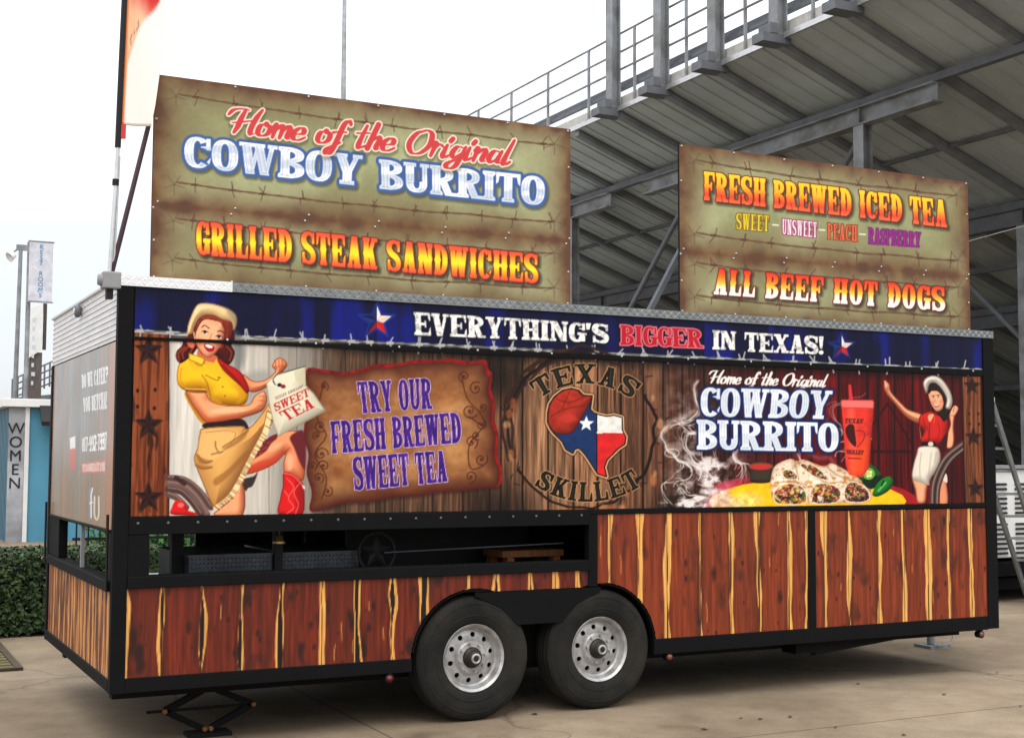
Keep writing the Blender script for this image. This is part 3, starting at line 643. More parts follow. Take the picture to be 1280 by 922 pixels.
# head
HAIR = (96,30,26)
S.poly(A([(250,300),(300,220),(350,185),(440,188),(520,228),(600,248),(632,320),(640,420),(610,470),(640,530),(628,600),(590,655),(540,640),(490,600),(300,560),(285,500),(240,560),(195,600),(120,645),(78,600),(82,530),(130,480),(150,420),(185,380),(220,335)]), HAIR, ck, shade=.5)
for q in ([(110,620),(100,550),(160,490)],[(590,620),(610,540),(560,480)],[(200,560),(240,500)],[(150,600),(140,540),(200,480)]): S.line(A(q), 1.5, (176,78,54), ck, alpha=.8)
S.poly(A([(182,392),(186,300),(214,208),(252,122),(290,76),(360,64),(450,76),(560,112),(632,160),(660,210),(655,285),(628,325),(604,250),(520,226),(440,188),(350,183),(292,225),(252,300),(238,352),(205,368)]), (238,212,160), ck, shade=.42, light=(-.7,-.5), edge=(150,110,70), warm=.35)
S.poly(A([(250,300),(292,225),(350,183),(440,188),(520,226),(600,250),(590,232),(500,200),(430,168),(340,166),(280,205),(238,290)]), (170,130,84), ck, soft=2.4, alpha=.6); S.line(A([(262,150),(300,110),(370,98),(460,110),(560,146)]), 1.6, (252,232,190), ck, soft=2.4, alpha=.7)
S.poly(A([(560,120),(632,160),(658,210),(652,290),(628,322),(612,250)]), (150,140,110), ck, soft=5, alpha=.6)
S.poly(A([(290,500),(330,560),(440,565),(478,600),(430,660),(370,655),(285,590)]), (206,112,80), ck)
S.poly(A([(285,262),(310,230),(380,212),(470,232),(552,250),(545,330),(532,420),(492,500),(440,565),(390,590),(340,568),(292,505),(264,440),(258,370)]), (246,186,144), ck, shade=.35, light=(-.5,-.5), edge=(150,76,50), warm=.8)
S.ell(*A([(300,440)])[0], 5, 4.5, (226,120,96), soft=4, alpha=.6); S.ell(*A([(500,465)])[0], 4, 4, (214,110,90), soft=4, alpha=.6)
S.poly(A([(292,262),(318,205),(360,182),(440,185),(530,228),(608,248),(622,330),(590,410),(548,440),(548,350),(524,290),(500,252),(420,226),(350,226),(306,270),(268,345),(254,330)]), (142,56,40), ck, shade=.4)
S.line(A([(330,215),(430,205),(520,250)]), 1.2, (200,100,66), ck, alpha=.7)
for q in ([(326,300),(352,280),(396,310)],[(474,340),(506,334),(540,352)]): S.line(A(q), 1.3, (70,30,26), ck)
for q in ((354,346),(488,390)): S.ell(*A([q])[0], 3.6, 1.7, (250,236,226), rot=.25); S.ell(*A([q])[0], 1.9, 1.8, (38,26,30)); S.line(A([(q[0]-30,q[1]-4),(q[0],q[1]-15),(q[0]+32,q[1]+4)]), 1.1, (34,20,22))
S.line(A([(420,360),(402,418),(425,432)]), 1, (196,112,82), ck)
S.poly(A([(344,458),(400,460),(448,488),(430,528),(388,534),(356,504)]), (178,22,30), ck); S.poly(A([(356,464),(400,467),(432,488),(410,498),(372,488)]), (250,244,240), ck, soft=.7)
S.poly(A([(180,420),(215,435),(255,450),(250,490),(225,500),(190,470)]), (222,118,90), ck); S.line(A([(245,345),(262,420)]), 1.2, (230,200,160), ck)
S.poly(A([(200,545),(300,575),(355,600),(335,668),(200,612)]), (240,204,60), ck, sm=False, edge=(150,104,20)); S.poly(A([(355,620),(440,640),(465,600),(520,720),(450,760),(370,690)]), (236,190,44), ck, sm=False, alpha=.9)
# wreath of twigs and round emblem
F = frame(640, 440, .2169); ek = 4; rg = random.Random(11)
for j in range(9):
    r0 = rg.uniform(425, 480); a0, a1 = rg.choice([(150, 330), (160, 300), (185, 350), (20, 80), (330, 400), (40, 150), (195, 280), (200, 265), (205, 285)])
    q = [(408+(r0*.98+rg.uniform(-16, 16))*math.cos(R(a)), 455+(r0+rg.uniform(-16, 16))*math.sin(R(a))) for a in np.linspace(a0, a1, 14)]
    S.line(F(q), rg.uniform(2.0, 4.6), rg.choice([(30,16,14),(58,34,28),(34,20,18)]), None, alpha=.9)
for j in range(46):
    a = rg.uniform(0, 2*math.pi); r0 = rg.uniform(420, 485); c = np.array([408+r0*.98*math.cos(a), 455+r0*math.sin(a)]); b = a+rg.choice((1, -1))*rg.uniform(.4, 1.2)
    S.line(F([c, c+np.array([math.cos(b), math.sin(b)])*rg.uniform(18, 40)]), 1.4, (40,24,20), None, sm=False, alpha=.85)
for j in range(16):
    a = rg.uniform(-.5, 3.6); r0 = rg.uniform(430, 500); S.ell(*F([(408+r0*math.cos(a), 455+r0*math.sin(a))])[0], rg.uniform(2, 5), rg.uniform(3, 9), rg.choice([(206,138,84),(190,110,64),(214,166,120)]), soft=3, alpha=.55)
TX = np.array([(446,258),(449,330),(472,352),(500,362),(545,372),(588,366),(632,378),(634,450),(654,490),(648,528),(612,552),(578,586),(546,618),(530,662),(543,714),(494,698),(470,660),(440,612),(412,575),(386,550),(360,556),(350,580),(312,558),(290,512),(242,465),(300,472),(350,460),(400,382)])
HT = np.array([(208,345),(218,300),(246,258),(292,222),(342,211),(384,222),(410,250),(460,254),(444,304),(400,384),(352,460),(300,474),(250,466),(222,438),(206,402)])
both = np.array([(208,345),(218,300),(246,258),(292,222),(342,211),(384,222),(410,250),(460,254),(449,330),(472,352),(500,362),(545,372),(588,366),(632,378),(634,450),(654,490),(648,528),(612,552),(578,586),(546,618),(530,662),(543,714),(494,698),(470,660),(440,612),(412,575),(386,550),(360,556),(350,580),(312,558),(290,512),(242,465),(222,438),(206,402)])
p = F(both); w_ = S.win(670, 475, 795, 610); D = sd_poly(p, X[w_], Y[w_]); S.blend(w_, al(D, 4.6)*.5, (60,30,20), ek); S.blend(w_, al(D, 3.0), (216,176,130), ek); S.blend(w_, al(D, 1.4), (24,20,22), ek)
D = sd_poly(F(TX), X[w_], Y[w_]); sx = 640+488*.2169; sy = 440+463*.2169
c = np.zeros(D.shape+(3,)); c[:] = (30, 58, 104); c[X[w_] > sx] = (226, 222, 216); c[(X[w_] > sx) & (Y[w_] > sy)] = (212, 44, 44); c[np.abs(X[w_]-sx) < .8] = (24, 20, 24); c[(np.abs(Y[w_]-sy) < .6) & (X[w_] > sx)] = (240, 238, 232)
c *= (1+(fbm(X[w_]/7, Y[w_]/7, 3, 5)-.5)*.22)[..., None]; S.blend(w_, al(D, -.2), c, ek)
S.poly(F(star_pts(428, 412, 46, .02)), (240, 240, 240), ek, sm=False)
S.poly(F(HT), (176, 56, 38), ek, shade=.4, edge=(60,24,18), nz=.25)
for q in ([(225,370),(300,330),(400,310),(448,290)],[(260,270),(330,290),(420,255)],[(330,230),(300,300),(290,320)]): S.line(F(q), 1.5, (120,32,24), ek, soft=1.8, alpha=.8)
S.poly(F([(270,372),(340,360),(376,378),(365,398),(300,405)]), (206,66,60), ek, soft=3, alpha=.6)
def EMB(D, X, Y): return [(al(D, 1.7), (200,158,110), 1), (al(D, .8), (20,16,14), 1), (al(D, -1.3)*.7, (60,62,48), 1)]
S.text(arctext('TEXAS', OLD, F([(420,604)])[0], 428*.2169, -37, 38, 106*.2169, gap=.16), EMB, 21)
S.text(arctext('SKILLET', OLD, F([(436,302)])[0], 556*.2169, -33.5, 34, 106*.2169, False, gap=.14), EMB, 30)
# smoke over the boards (printed)
E_ = frame(820, 440, .2278); w_ = S.win(826, 466, 1075, 640); x, y = X[w_], Y[w_]
rg = np.random.RandomState(21)
mk = 1.2*np.exp(-(((x-893)/32)**2+((y-598)/32)**2))+1.1*np.exp(-(((x-880)/46)**2+((y-630)/12)**2))+.35*np.exp(-(((x-856)/26)**2+((y-540)/60)**2))
den = np.clip(mk, 0, 1)*np.clip((fbm(x/11, y/8, 5, 99)-.40)*3.2, 0, 1)
S.blend(w_, np.clip(den*1.2, 0, .92), (238, 230, 226))
for k in range(120):
    z = rg.rand(); px, py = (rg.normal(892, 26), rg.uniform(585, 638)) if z < .55 else (rg.normal(852, 14), rg.uniform(520, 635)) if z < .85 else (rg.choice([1006, 1044, 1072, 1052]), rg.uniform(520, 590))
    pts = [(px, py)]; n = rg.randint(10, 34); a0 = rg.uniform(0, 6)
    for i in range(n):
        t = fbm(np.array(px/24), np.array(py/24), 2, 300)*9+a0*.25; px += 2.1*math.cos(t); py += -1.6+2.2*math.sin(t)
        if not (822 < px < 1090) or py < 474 or py > 640: break
        pts.append((px, py))
    if len(pts) > 4:
        big = rg.rand() < .22; S.line(pts, rg.uniform(3, 7) if big else rg.uniform(.7, 1.6), (236, 230, 226), None, soft=4 if big else 1.1, alpha=rg.uniform(.12, .22) if big else rg.uniform(.35, .8))
for cx, cy, rx, ry in ((840, 566, 9, 5), (1050, 600, 5, 5)): S.line([(cx+rx*math.cos(t), cy+ry*math.sin(t)) for t in np.linspace(0, 6.28, 16)], 1.3, (236,230,226), None, alpha=.6)
SMOKE = (w_, den)
# barn door braces and the second cowgirl
Cc = frame(1090, 450, .20604)
for q in ([(96,262),(245,515)],[(96,262),(-62,485)],[(-62,550),(245,552)],[(-62,556),(245,558)]): S.line(Cc(q), 2.4, (52,10,14), sm=False, alpha=.85)
D_ = frame(860, 560, .22656); fk = 5
S.ell(*D_([(690,305)])[0], 590*.22656, 150*.22656, (168,28,40), lab=fk, nz=.2); S.ell(*D_([(660,292)])[0], 545*.22656, 122*.22656, (236,194,24), lab=fk, nz=.15)
S.poly(D_([(100,290),(180,200),(260,190),(230,250),(300,320),(110,330)]), (232,196,204), fk, soft=9, alpha=.8, nz=.8); S.poly(D_([(240,270),(330,240),(420,280),(350,330),(240,320)]), (248,226,150), fk, soft=9, alpha=.7, nz=.6)
S.poly(D_([(150,200),(300,165),(340,175),(200,230)]), (196,52,72), fk, soft=4, alpha=.7)
S.poly(D_([(334,98),(470,98),(464,150),(450,188),(352,188),(342,140)]), (70,58,48), fk, shade=.5, light=(0,-1)); S.ell(*D_([(402,98)])[0], 68*.22656, 20*.22656, (110,84,66), lab=fk); S.ell(*D_([(402,102)])[0], 60*.22656, 16*.22656, (196,58,48), lab=fk)
tort = [(458,160),(482,95),(560,58),(600,70),(640,62),(720,92),(760,96),(800,84),(900,138),(985,190),(1012,242),(1003,288),(930,308),(850,300),(760,312),(680,300),(590,316),(482,300),(456,235)]
p = smooth(D_(tort)); w_ = S.win(955, 566, 1095, 640); x, y = X[w_], Y[w_]; D = sd_poly(p, x, y)
n1 = fbm(x/7, y/5, 4, 120); c = mixc(np.broadcast_to([240., 226, 204], D.shape+(3,)), np.broadcast_to([204., 150, 92], D.shape+(3,)), sstep(.52, .75, n1)); c = mixc(c, np.broadcast_to([170., 120, 90], c.shape), np.exp(D/2.5).clip(0, 1)*.6); n4 = fbm(x/2.5, y/2, 3, 125); c = mixc(c, np.broadcast_to([186., 112, 60], c.shape), sstep(.66, .8, n4)*.7); c *= (.86+.28*fbm(x/12, y/7, 3, 126))[..., None]; S.blend(w_, al(D), c, fk)
for q in ([(480,190),(560,185),(650,200)],[(640,70),(700,140),(760,190),(850,185)],[(760,96),(830,150),(990,200)],[(520,110),(560,170)],[(590,80),(610,170)]): S.line(D_(q), 1.4, (176,128,92), fk, soft=2, alpha=.8)
pal = np.array([(196,70,40),(232,150,50),(150,84,56),(236,214,190),(92,44,40),(90,120,44),(226,190,120),(120,60,60)], float)
def filling(pts, seed):
    p = smooth(D_(pts)); w = S.win(p[:,0].min()-2, p[:,1].min()-2, p[:,0].max()+2, p[:,1].max()+2); x, y = X[w], Y[w]; D = sd_poly(p, x, y)
    rgs = np.random.RandomState(seed); sx = rgs.uniform(p[:,0].min(), p[:,0].max(), 46); sy = rgs.uniform(p[:,1].min(), p[:,1].max(), 46)
    q = x+3*(vnoise(x/3, y/3, 2)-.5), y+3*(vnoise(x/3, y/3, 8)-.5); dd = np.hypot(q[0][..., None]-sx, (q[1][..., None]-sy)*1.3); ii = dd.argmin(-1); d2 = np.sort(dd, -1)
    c = pal[rgs.randint(0, 8, 46)][ii]*(.55+.45*np.clip((d2[..., 1]-d2[..., 0])/2.2, 0, 1))[..., None]
    nn = fbm(x/2.2, y/2.2, 3, seed+60); c = mixc(c, np.broadcast_to([228., 196, 160], c.shape), sstep(.5, .75, nn)*.75); c *= (.72+.5*fbm(x/1.6, y/1.6, 2, seed+70))[..., None]; S.blend(w, al(D, .9), (236,216,190), fk); S.blend(w, al(D, -.3), c, fk)
filling([(474,255),(500,215),(570,195),(630,215),(652,260),(640,302),(520,308),(480,290)], 1); filling([(672,270),(700,205),(760,195),(820,215),(842,250),(815,298),(690,302)], 2); filling([(864,240),(890,190),(940,195),(990,235),(1000,275),(960,296),(880,290)], 3); filling([(520,130),(560,120),(600,150),(590,170),(540,165)], 4); filling([(620,90),(690,95),(760,150),(770,175),(690,150)], 5)
S.poly(D_([(940,150),(965,95),(1005,85),(1050,120),(1066,155),(1010,180),(960,180)]), (38,96,36), fk, shade=.5); S.poly(D_([(965,175),(1066,150),(1070,195),(1010,225),(975,205)]), (18,44,24), fk); S.ell(*D_([(998,140)])[0], 7.5, 7.5, (120,170,80), lab=fk); S.ell(*D_([(998,140)])[0], 4, 4, (196,210,120), lab=fk)
for q in ((990,125),(1010,130),(992,155),(1008,152)): S.ell(*D_([q])[0], 1.3, 1.3, (236,236,190), lab=fk)
S.poly(D_([(1018,245),(1040,200),(1070,170),(1112,155),(1132,188),(1105,235),(1050,265),(1022,262)]), (34,128,44), fk, shade=.6, light=(-.3,-.9)); S.line(D_([(1050,235),(1090,190)]), 2.2, (150,220,150), fk, soft=2, alpha=.7); S.line(D_([(1080,180),(1068,205)]), 2, (20,50,20), fk)
dk = 6
w_, _d = SMOKE
S.poly(E_([(1016,265),(1192,265),(1196,300),(1180,480),(1166,640),(1130,685),(1060,672),(1042,620),(1026,400)]), (224,64,52), dk, sm=False, shade=.3, light=(-.8,0), nz=.2)
S.poly(E_([(1050,330),(1090,320),(1100,650),(1065,640)]), (244,120,92), dk, soft=6, alpha=.55); S.poly(E_([(1130,500),(1165,480),(1150,660),(1090,668),(1060,640)]), (240,104,40), dk, soft=9, alpha=.55)
S.poly(E_([(1012,272),(1020,260),(1190,262),(1198,276),(1194,310),(1018,306)]), (236,124,116), dk, sm=False, edge=(190,60,60)); S.poly(E_([(1056,178),(1070,178),(1082,264),(1060,264)]), (214,60,62), dk, sm=False)
BLK = lambda D, X, Y: [(al(D, .2)*.85, (50,18,20), 1)]
S.text(quadtext('TEXAS', OLD, *E_([(1040,365),(1140,365),(1132,390),(1036,388)])), BLK, dk); S.text(quadtext('SKILLET', OLD, *E_([(1044,535),(1140,540),(1136,562),(1050,558)])), BLK, dk)
S.poly(E_([(1040,420),(1060,395),(1085,400),(1092,440),(1098,515),(1070,500),(1046,460)]), (56,18,22), dk, alpha=.9); S.line(E_([(1098,430),(1140,436),(1138,480),(1104,520)]), .9, (80,22,22), dk, alpha=.8); S.line(E_([(1055,580),(1125,584)]), 1.2, (60,18,20), dk, sm=False, alpha=.8)
gk = 7; SK2 = (236,176,136)
S.poly(Cc([(246,715),(330,748),(332,800),(322,864),(276,864),(262,790)]), SK2, gk, shade=.4, edge=(130,66,46), warm=.9); S.poly(Cc([(412,690),(442,700),(460,864),(404,864)]), (226,150,112), gk, shade=.4)
S.poly(Cc([(288,400),(300,480),(300,500),(292,440)]), SK2, gk, sm=False)
S.poly(Cc([(468,330),(502,318),(496,400),(500,480),(488,528),(452,530),(456,450),(474,390)]), SK2, gk, shade=.45, light=(-.6,0), edge=(130,66,46), warm=.9); S.poly(Cc([(474,335),(482,300),(500,276),(518,282),(522,300),(502,335)]), SK2, gk, shade=.3); S.line(Cc([(500,285),(492,312)]), .9, (160,96,70), gk)
S.poly(Cc([(72,172),(74,140),(86,126),(108,150),(118,195),(182,265),(222,300),(304,332),(286,382),(210,346),(132,258),(92,212)]), SK2, gk, shade=.4, light=(-.2,-.9), edge=(130,66,46), warm=.9); S.line(Cc([(78,128),(84,160)]), 1.8, SK2, gk)
S.poly(Cc([(290,340),(318,320),(360,310),(400,330),(440,338),(464,380),(458,440),(432,502),(300,498),(318,430),(290,402),(284,370)]), (204,44,38), gk, shade=.55, edge=(110,16,18))
for q in ([(330,400),(345,440),(340,480)],[(400,380),(410,430),(395,480)],[(310,350),(320,390)]): S.line(Cc(q), 1.1, (140,20,22), gk, soft=1.4, alpha=.7)
S.line(Cc([(360,330),(380,345),(376,380)]), 1, (240,110,96), gk, alpha=.7); S.line(Cc([(345,350),(350,410),(345,490)]), 1, (130,20,24), gk); S.poly(Cc([(340,335),(375,330),(350,375)]), SK2, gk)
S.poly(Cc([(432,470),(460,440),(450,530),(430,560),(405,530)]), (70,18,22), gk, soft=2)
S.poly(Cc([(394,322),(438,300),(472,312),(440,372),(412,342)]), (40,34,30), gk, shade=.4)
S.poly(Cc([(300,496),(380,492),(394,526),(300,524)]), (26,22,24), gk, sm=False); S.ell(*Cc([(356,508)])[0], 3.4, 3, (214,206,190), lab=gk)
S.poly(Cc([(290,524),(392,526),(416,580),(402,650),(356,718),(342,758),(298,744),(244,716),(250,640),(270,570)]), (228,220,204), gk, shade=.45, edge=(140,124,110))
for q in ([(300,560),(290,640),(292,720)],[(360,560),(350,640),(340,730)],[(392,560),(380,620)]): S.line(Cc(q), 1, (176,164,148), gk, soft=1.4, alpha=.8); S.poly(Cc([(420,690),(450,690),(456,740),(436,730)]), (220,210,196), gk)
S.line(Cc([(250,715),(300,742),(345,752)]), 1.6, (180,168,150), gk)
S.poly(Cc([(334,170),(342,150),(380,135),(432,172),(452,240),(446,300),(420,312),(430,222),(384,182),(352,190),(338,212)]), (40,26,26), gk)
S.poly(Cc([(342,205),(356,188),(402,188),(430,214),(440,270),(412,306),(382,302),(356,256)]), SK2, gk, shade=.3)
S.poly(Cc([(336,165),(352,150),(392,150),(420,185),(432,225),(400,190),(362,186),(346,205)]), (44,28,26), gk); S.poly(Cc([(425,215),(452,240),(448,300),(424,312),(434,262)]), (44,28,26), gk)
for q in ((372,226),(402,222)): S.ell(*Cc([q])[0], 1.5, .9, (250,240,232), lab=gk); S.ell(*Cc([q])[0], .9, .9, (34,22,22), lab=gk); S.line(Cc([(q[0]-9,q[1]-10),(q[0]+9,q[1]-11)]), .8, (60,32,28), gk)
S.ell(*Cc([(368,256)])[0], 2, 1.8, (226,120,100), lab=gk, soft=2, alpha=.6); S.ell(*Cc([(420,250)])[0], 2, 1.8, (220,116,96), lab=gk, soft=2, alpha=.6); S.line(Cc([(384,232),(380,248),(388,252)]), .7, (190,116,90), gk)
S.poly(Cc([(376,266),(390,272),(412,262),(408,278),(392,285),(380,280)]), (176,30,38), gk); S.line(Cc([(380,270),(392,275),(408,267)]), 1.2, (246,240,234), gk)
S.poly(Cc([(310,150),(318,118),(345,98),(385,94),(430,120),(476,190),(489,250),(476,294),(446,288),(452,232),(420,172),(382,138),(348,148),(332,202)]), (226,220,208), gk, shade=.45, edge=(130,118,104))
for off, wd, cc in ((0, 12, (92,72,66)), (-3.4, 1.6, (150,130,120)), (0, 1.6, (48,36,34)), (3.4, 1.6, (146,126,116)), (6.2, 1.2, (40,28,28))): S.line(Cc([(380,870),(386,760),(422,660),(472,585),(560,515)])+np.array([off*.9, off*.45]), wd, cc, None, alpha=.95)
# right post print
w_ = S.win(1202, 464, 1236, 640); x, y = X[w_], Y[w_]; D = sd_poly(Cc([(546,100),(660,96),(684,866),(566,866)]), x, y)
c = mixc(np.broadcast_to([150., 92, 58], D.shape+(3,)), np.broadcast_to([92., 52, 32], D.shape+(3,)), sstep(.35, .7, fbm(U[w_]*75, V[w_]*3, 4, 151))); S.blend(w_, al(D), c, 8); S.blend(w_, np.clip(1.2-np.abs(D), 0, 1)*.8, (40,20,16))
for q in ((603,152),(612,462),(625,772)): iron_star(S, *Cc([q])[0], 11)
for q in ((590,325),(645,325),(592,385),(648,388)): S.ell(*Cc([q])[0], 1.4, 1.8, (40,22,18))
# hatch titles
scr = scripttext('Home of the Original', (887, 478.5), (1031, 483.5), 15.5)
S.text(scr, lambda D, X, Y: [(al(D, 1.6)*.5, (40,12,12), 1), (al(D, .25), (236,230,224), 1)], 27)
def COW(D, X, Y):
    t = fbm(X/30, Y/9, 2, 55); wht = mixc(np.broadcast_to([238., 240, 242], D.shape+(3,)), np.broadcast_to([216., 222, 228], D.shape+(3,)), sstep(.35, .65, t))
    return [(sstep(7, 1, D)*.5, (10,14,40), 0), (al(D, 2.9), (26,46,104), 1), (al(D, .45), wht, 1), (np.clip(1-np.abs(D+2.3)/.55, 0, 1)*.5, (150,160,176), 1)]
S.text(quadtext('COWBOY', WIDE, *E_([(247,194),(968,214),(945,365),(247,351)]), gap=.05), COW, 22)
S.text(quadtext('BURRITO', WIDE, *E_([(224,371),(1000,391),(1000,545),(226,531)]), gap=.05), COW, 33)
# banner lettering, stars, wire
H = frame(460, 370, .46875)
def WHT(D, X, Y): return [(sstep(4, 0, D)*.6, (8,8,30), 0), (al(D, .35), mixc(np.broadcast_to([240., 238, 232], D.shape+(3,)), np.broadcast_to([186., 184, 180], D.shape+(3,)), sstep(.5, .7, fbm(X/4, Y/4, 3, 66))), 1)]
def BIG(D, X, Y): return [(al(D, 1.3), (226,130,136), 1), (al(D, -.1), (186,34,50), 1)]
S.text(quadtext("EVERYTHING'S", WIDE, *H([(122,43),(641,76),(641,125),(124,103)]), gap=.06), WHT, 23)
S.text(quadtext('BIGGER', WIDE, *H([(673,77),(889,89),(893,138),(673,130)]), gap=.06), BIG, 24)
S.text(quadtext('IN', WIDE, *H([(919,91),(981,95),(981,143),(919,141)]), gap=.06), WHT, 31)
S.text(quadtext('TEXAS!', WIDE, *H([(1005,97),(1214,108),(1214,155),(1005,147)]), gap=.06), WHT, 32)
lone_star(S, 471, 401, 20, 25); lone_star(S, 1052, 433, 14.5, 26)
q_ = (Y >= hy) & np.isin(S.lab, (20, 23, 24)); S.lab[(S.lab == 23) & (Y >= hy)] = 0
S.lab[(X < 300) & (Y < hy) & (S.lab == 1)] = 10
MURAL = S

# ---- roof signs
def sign_sheet(u0, u1, v0, v1, corners, seam, seed):
    S = Sheet('y', .096, u0, u1, v0, v1, .005); X, Y, U, V = S.X, S.Y, S.U, S.V
    tl, tr, br, bl = map(np.array, corners)
    s = (U-u0)/(u1-u0); t = (v1-V)/(v1-v0); zs = (v1-seam)/(v1-v0)
    dv = np.where(t < zs, np.minimum(v1-V, V-seam), np.minimum(seam-V, V-v0)).clip(0); du = np.minimum(U-u0, u1-U)
    n1 = fbm(U*2.2, V*2.2, 4, seed); n2 = fbm(U*9, V*9, 4, seed+5); n3 = fbm(U*60, V*60, 2, seed+9)
    c = mixc(np.broadcast_to([166., 173, 130], X.shape+(3,)), np.broadcast_to([146., 151, 108], X.shape+(3,)), sstep(.35, .65, n1)); c = c*(1+(n2-.5)*.22+(n3-.5)*.08)[..., None]
    e = np.exp(-dv/(.06+.10*n1))*1.05; e = np.maximum(e, np.exp(-du/(.10+.12*n1))*1.1); e = np.clip(e*(.6+.8*n2), 0, 1)
    c = mixc(c, mixc(np.broadcast_to([116., 76, 46], c.shape), np.broadcast_to([80., 57, 46], c.shape), n2), e)
    S.C[:] = c; S.lab[t >= zs] = 1
    q = lambda s, z: np.stack(project(u0+(u1-u0)*np.asarray(s), np.full(len(s), .096), np.asarray(z)), 1)
    for i, z in enumerate((v1-.115, seam+.125, seam-.085, v0+.14)):
        ss = np.linspace(.05, .95, 9); zz = z+np.array([.012, 0, -.006, -.012, -.01, -.014, -.006, -.01, -.004])*1.3
        barbed(S, q(ss, zz), (88, 58, 44), 1.4, 44, seed+i, None, 10, .85, dark=(104, 74, 52))
        for e_ in (.045, .955):
            c0 = q([e_], [z])[0]
            for a in range(5): S.line([c0, c0+13*np.array([math.cos(a*1.256+.3), math.sin(a*1.256+.3)])], 1.6, (88, 70, 52), None, sm=False, alpha=.45)
    return S
def FIRE(ya, yb, stops):
    """print gradient along the letters: ya, yb give top/bottom line as (x0,y0,x1,y1)"""
    def f(D, X, Y):
        a = ya[1]+(X-ya[0])*(ya[3]-ya[1])/(ya[2]-ya[0]); b = yb[1]+(X-yb[0])*(yb[3]-yb[1])/(yb[2]-yb[0]); t = (Y-a)/(b-a)
        c = np.stack([np.interp(t, [q[0] for q in stops], [q[1][i] for q in stops]) for i in range(3)], -1)
        sh = np.roll(np.roll(D, 3, 0), 3, 1)
        return [(sstep(5, -1, sh)*.7, (34, 26, 20), 0), (al(D, 1.5), (104, 28, 18), 1), (al(D, .35), mixc(c, np.broadcast_to([206., 62, 36], c.shape), .22+0*D), 1), (al(D, -.1), c, 1)]
    return f
S1 = sign_sheet(.18, 2.92, 2.60, 3.81, ((193,91),(710,163),(714,380),(189,345)), 3.055, 200)
a1 = frame(180, 80, .22783); a2 = frame(450, 100, .22783); a3 = frame(180, 250, .21875); a4 = frame(450, 260, .21875)
def COW2(D, X, Y):
    wht = mixc(np.broadcast_to([244., 246, 248], D.shape+(3,)), np.broadcast_to([196., 206, 220], D.shape+(3,)), sstep(.35, .65, fbm(X/30, Y/9, 2, 55))); sh = np.roll(np.roll(D, 3, 0), 2, 1)
    return [(sstep(7, 2, sh)*.6, (50,50,40), 0), (al(D, 4.2), (62, 92, 150), 1), (al(D, .5), wht, 1), (np.clip(1-np.abs(D+2.4)/.75, 0, 1)*.65, (130,144,170), 1)]
S1.text(quadtext('COWBOY', WIDE, (231,170),(453,195),(451,232),(231,208), gap=.05), COW2, 2)
S1.text(quadtext('BURRITO', WIDE, (474,199.5),(681,222),(680,257),(475,235.5), gap=.05), COW2, 5)
S1.text(scripttext('Home of the Original', (288, 165.5), (636, 206), 31), lambda D, X, Y: [(sstep(6, 1, np.roll(D, 3, 0))*.45, (60,60,40), 0), (al(D, 1.9), (240,226,206), 1), (al(D, .3), (196,62,64), 1)], 4)
S1.text(quadtext('GRILLED STEAK SANDWICHES', COND, (245,276),(672,318),(672,354),(246,318), gap=.07), FIRE((245,276,672,318), (246,318,672,354), [(0,(226,78,54)),(.12,(232,96,50)),(.42,(246,214,40)),(.58,(248,222,44)),(.85,(236,120,44)),(1,(222,76,56))]), 3)
S2 = sign_sheet(3.79, 6.525, 2.60, 3.81, ((848,182),(1208,226),(1214,410),(852,388)), 3.055, 230)
s5 = frame(840, 170, .3125)
FB = s5([(128,142),(1095,258),(1100,365),(128,255)])
S2.text(quadtext('FRESH BREWED ICED TEA', COND, *FB, gap=.07), FIRE((*FB[0], *FB[1]), (*FB[3], *FB[2]), [(0,(246,206,40)),(.4,(244,180,40)),(.65,(236,110,40)),(.8,(222,70,44)),(1,(232,110,60))]), 2)
def FLAT(c, o, r=1.2): return lambda D, X, Y: [(al(D, r), o, 1), (al(D, -.1), c, 1)]
S2.text(quadtext('SWEET', THIN, *s5([(257,308),(389,319),(387,383),(257,373)])), FLAT((226,196,44), (96,70,24), .9), 6)
S2.text(quadtext('UNSWEET', THIN, *s5([(441,331),(580,345),(580,407),(441,393)])), FLAT((238,226,232), (140,50,84), 1.1), 7)
S2.text(quadtext('PEACH', THIN, *s5([(622,348),(741,358),(741,422),(622,412)])), FLAT((222,104,60), (110,40,24), .9), 8)
S2.text(quadtext('RASPBERRY', THIN, *s5([(786,366),(995,386),(993,445),(786,431)])), FLAT((146,36,128), (96,30,96), .9), 9)
for q in ((414,356),(600,376),(762,393)): S2.line(s5([(q[0]-11,q[1]-1),(q[0]+11,q[1]+1)]), 1.8, (226,216,200), 2, sm=False)
AB = s5([(172,530),(1090,605),(1090,700),(166,632)])
S2.text(quadtext('ALL BEEF HOT DOGS', COND, *AB, gap=.09), FIRE((*AB[0], *AB[1]), (*AB[3], *AB[2]), [(0,(220,52,36)),(.3,(232,110,36)),(.55,(240,196,60)),(.72,(244,236,214)),(1,(246,244,240))]), 3)

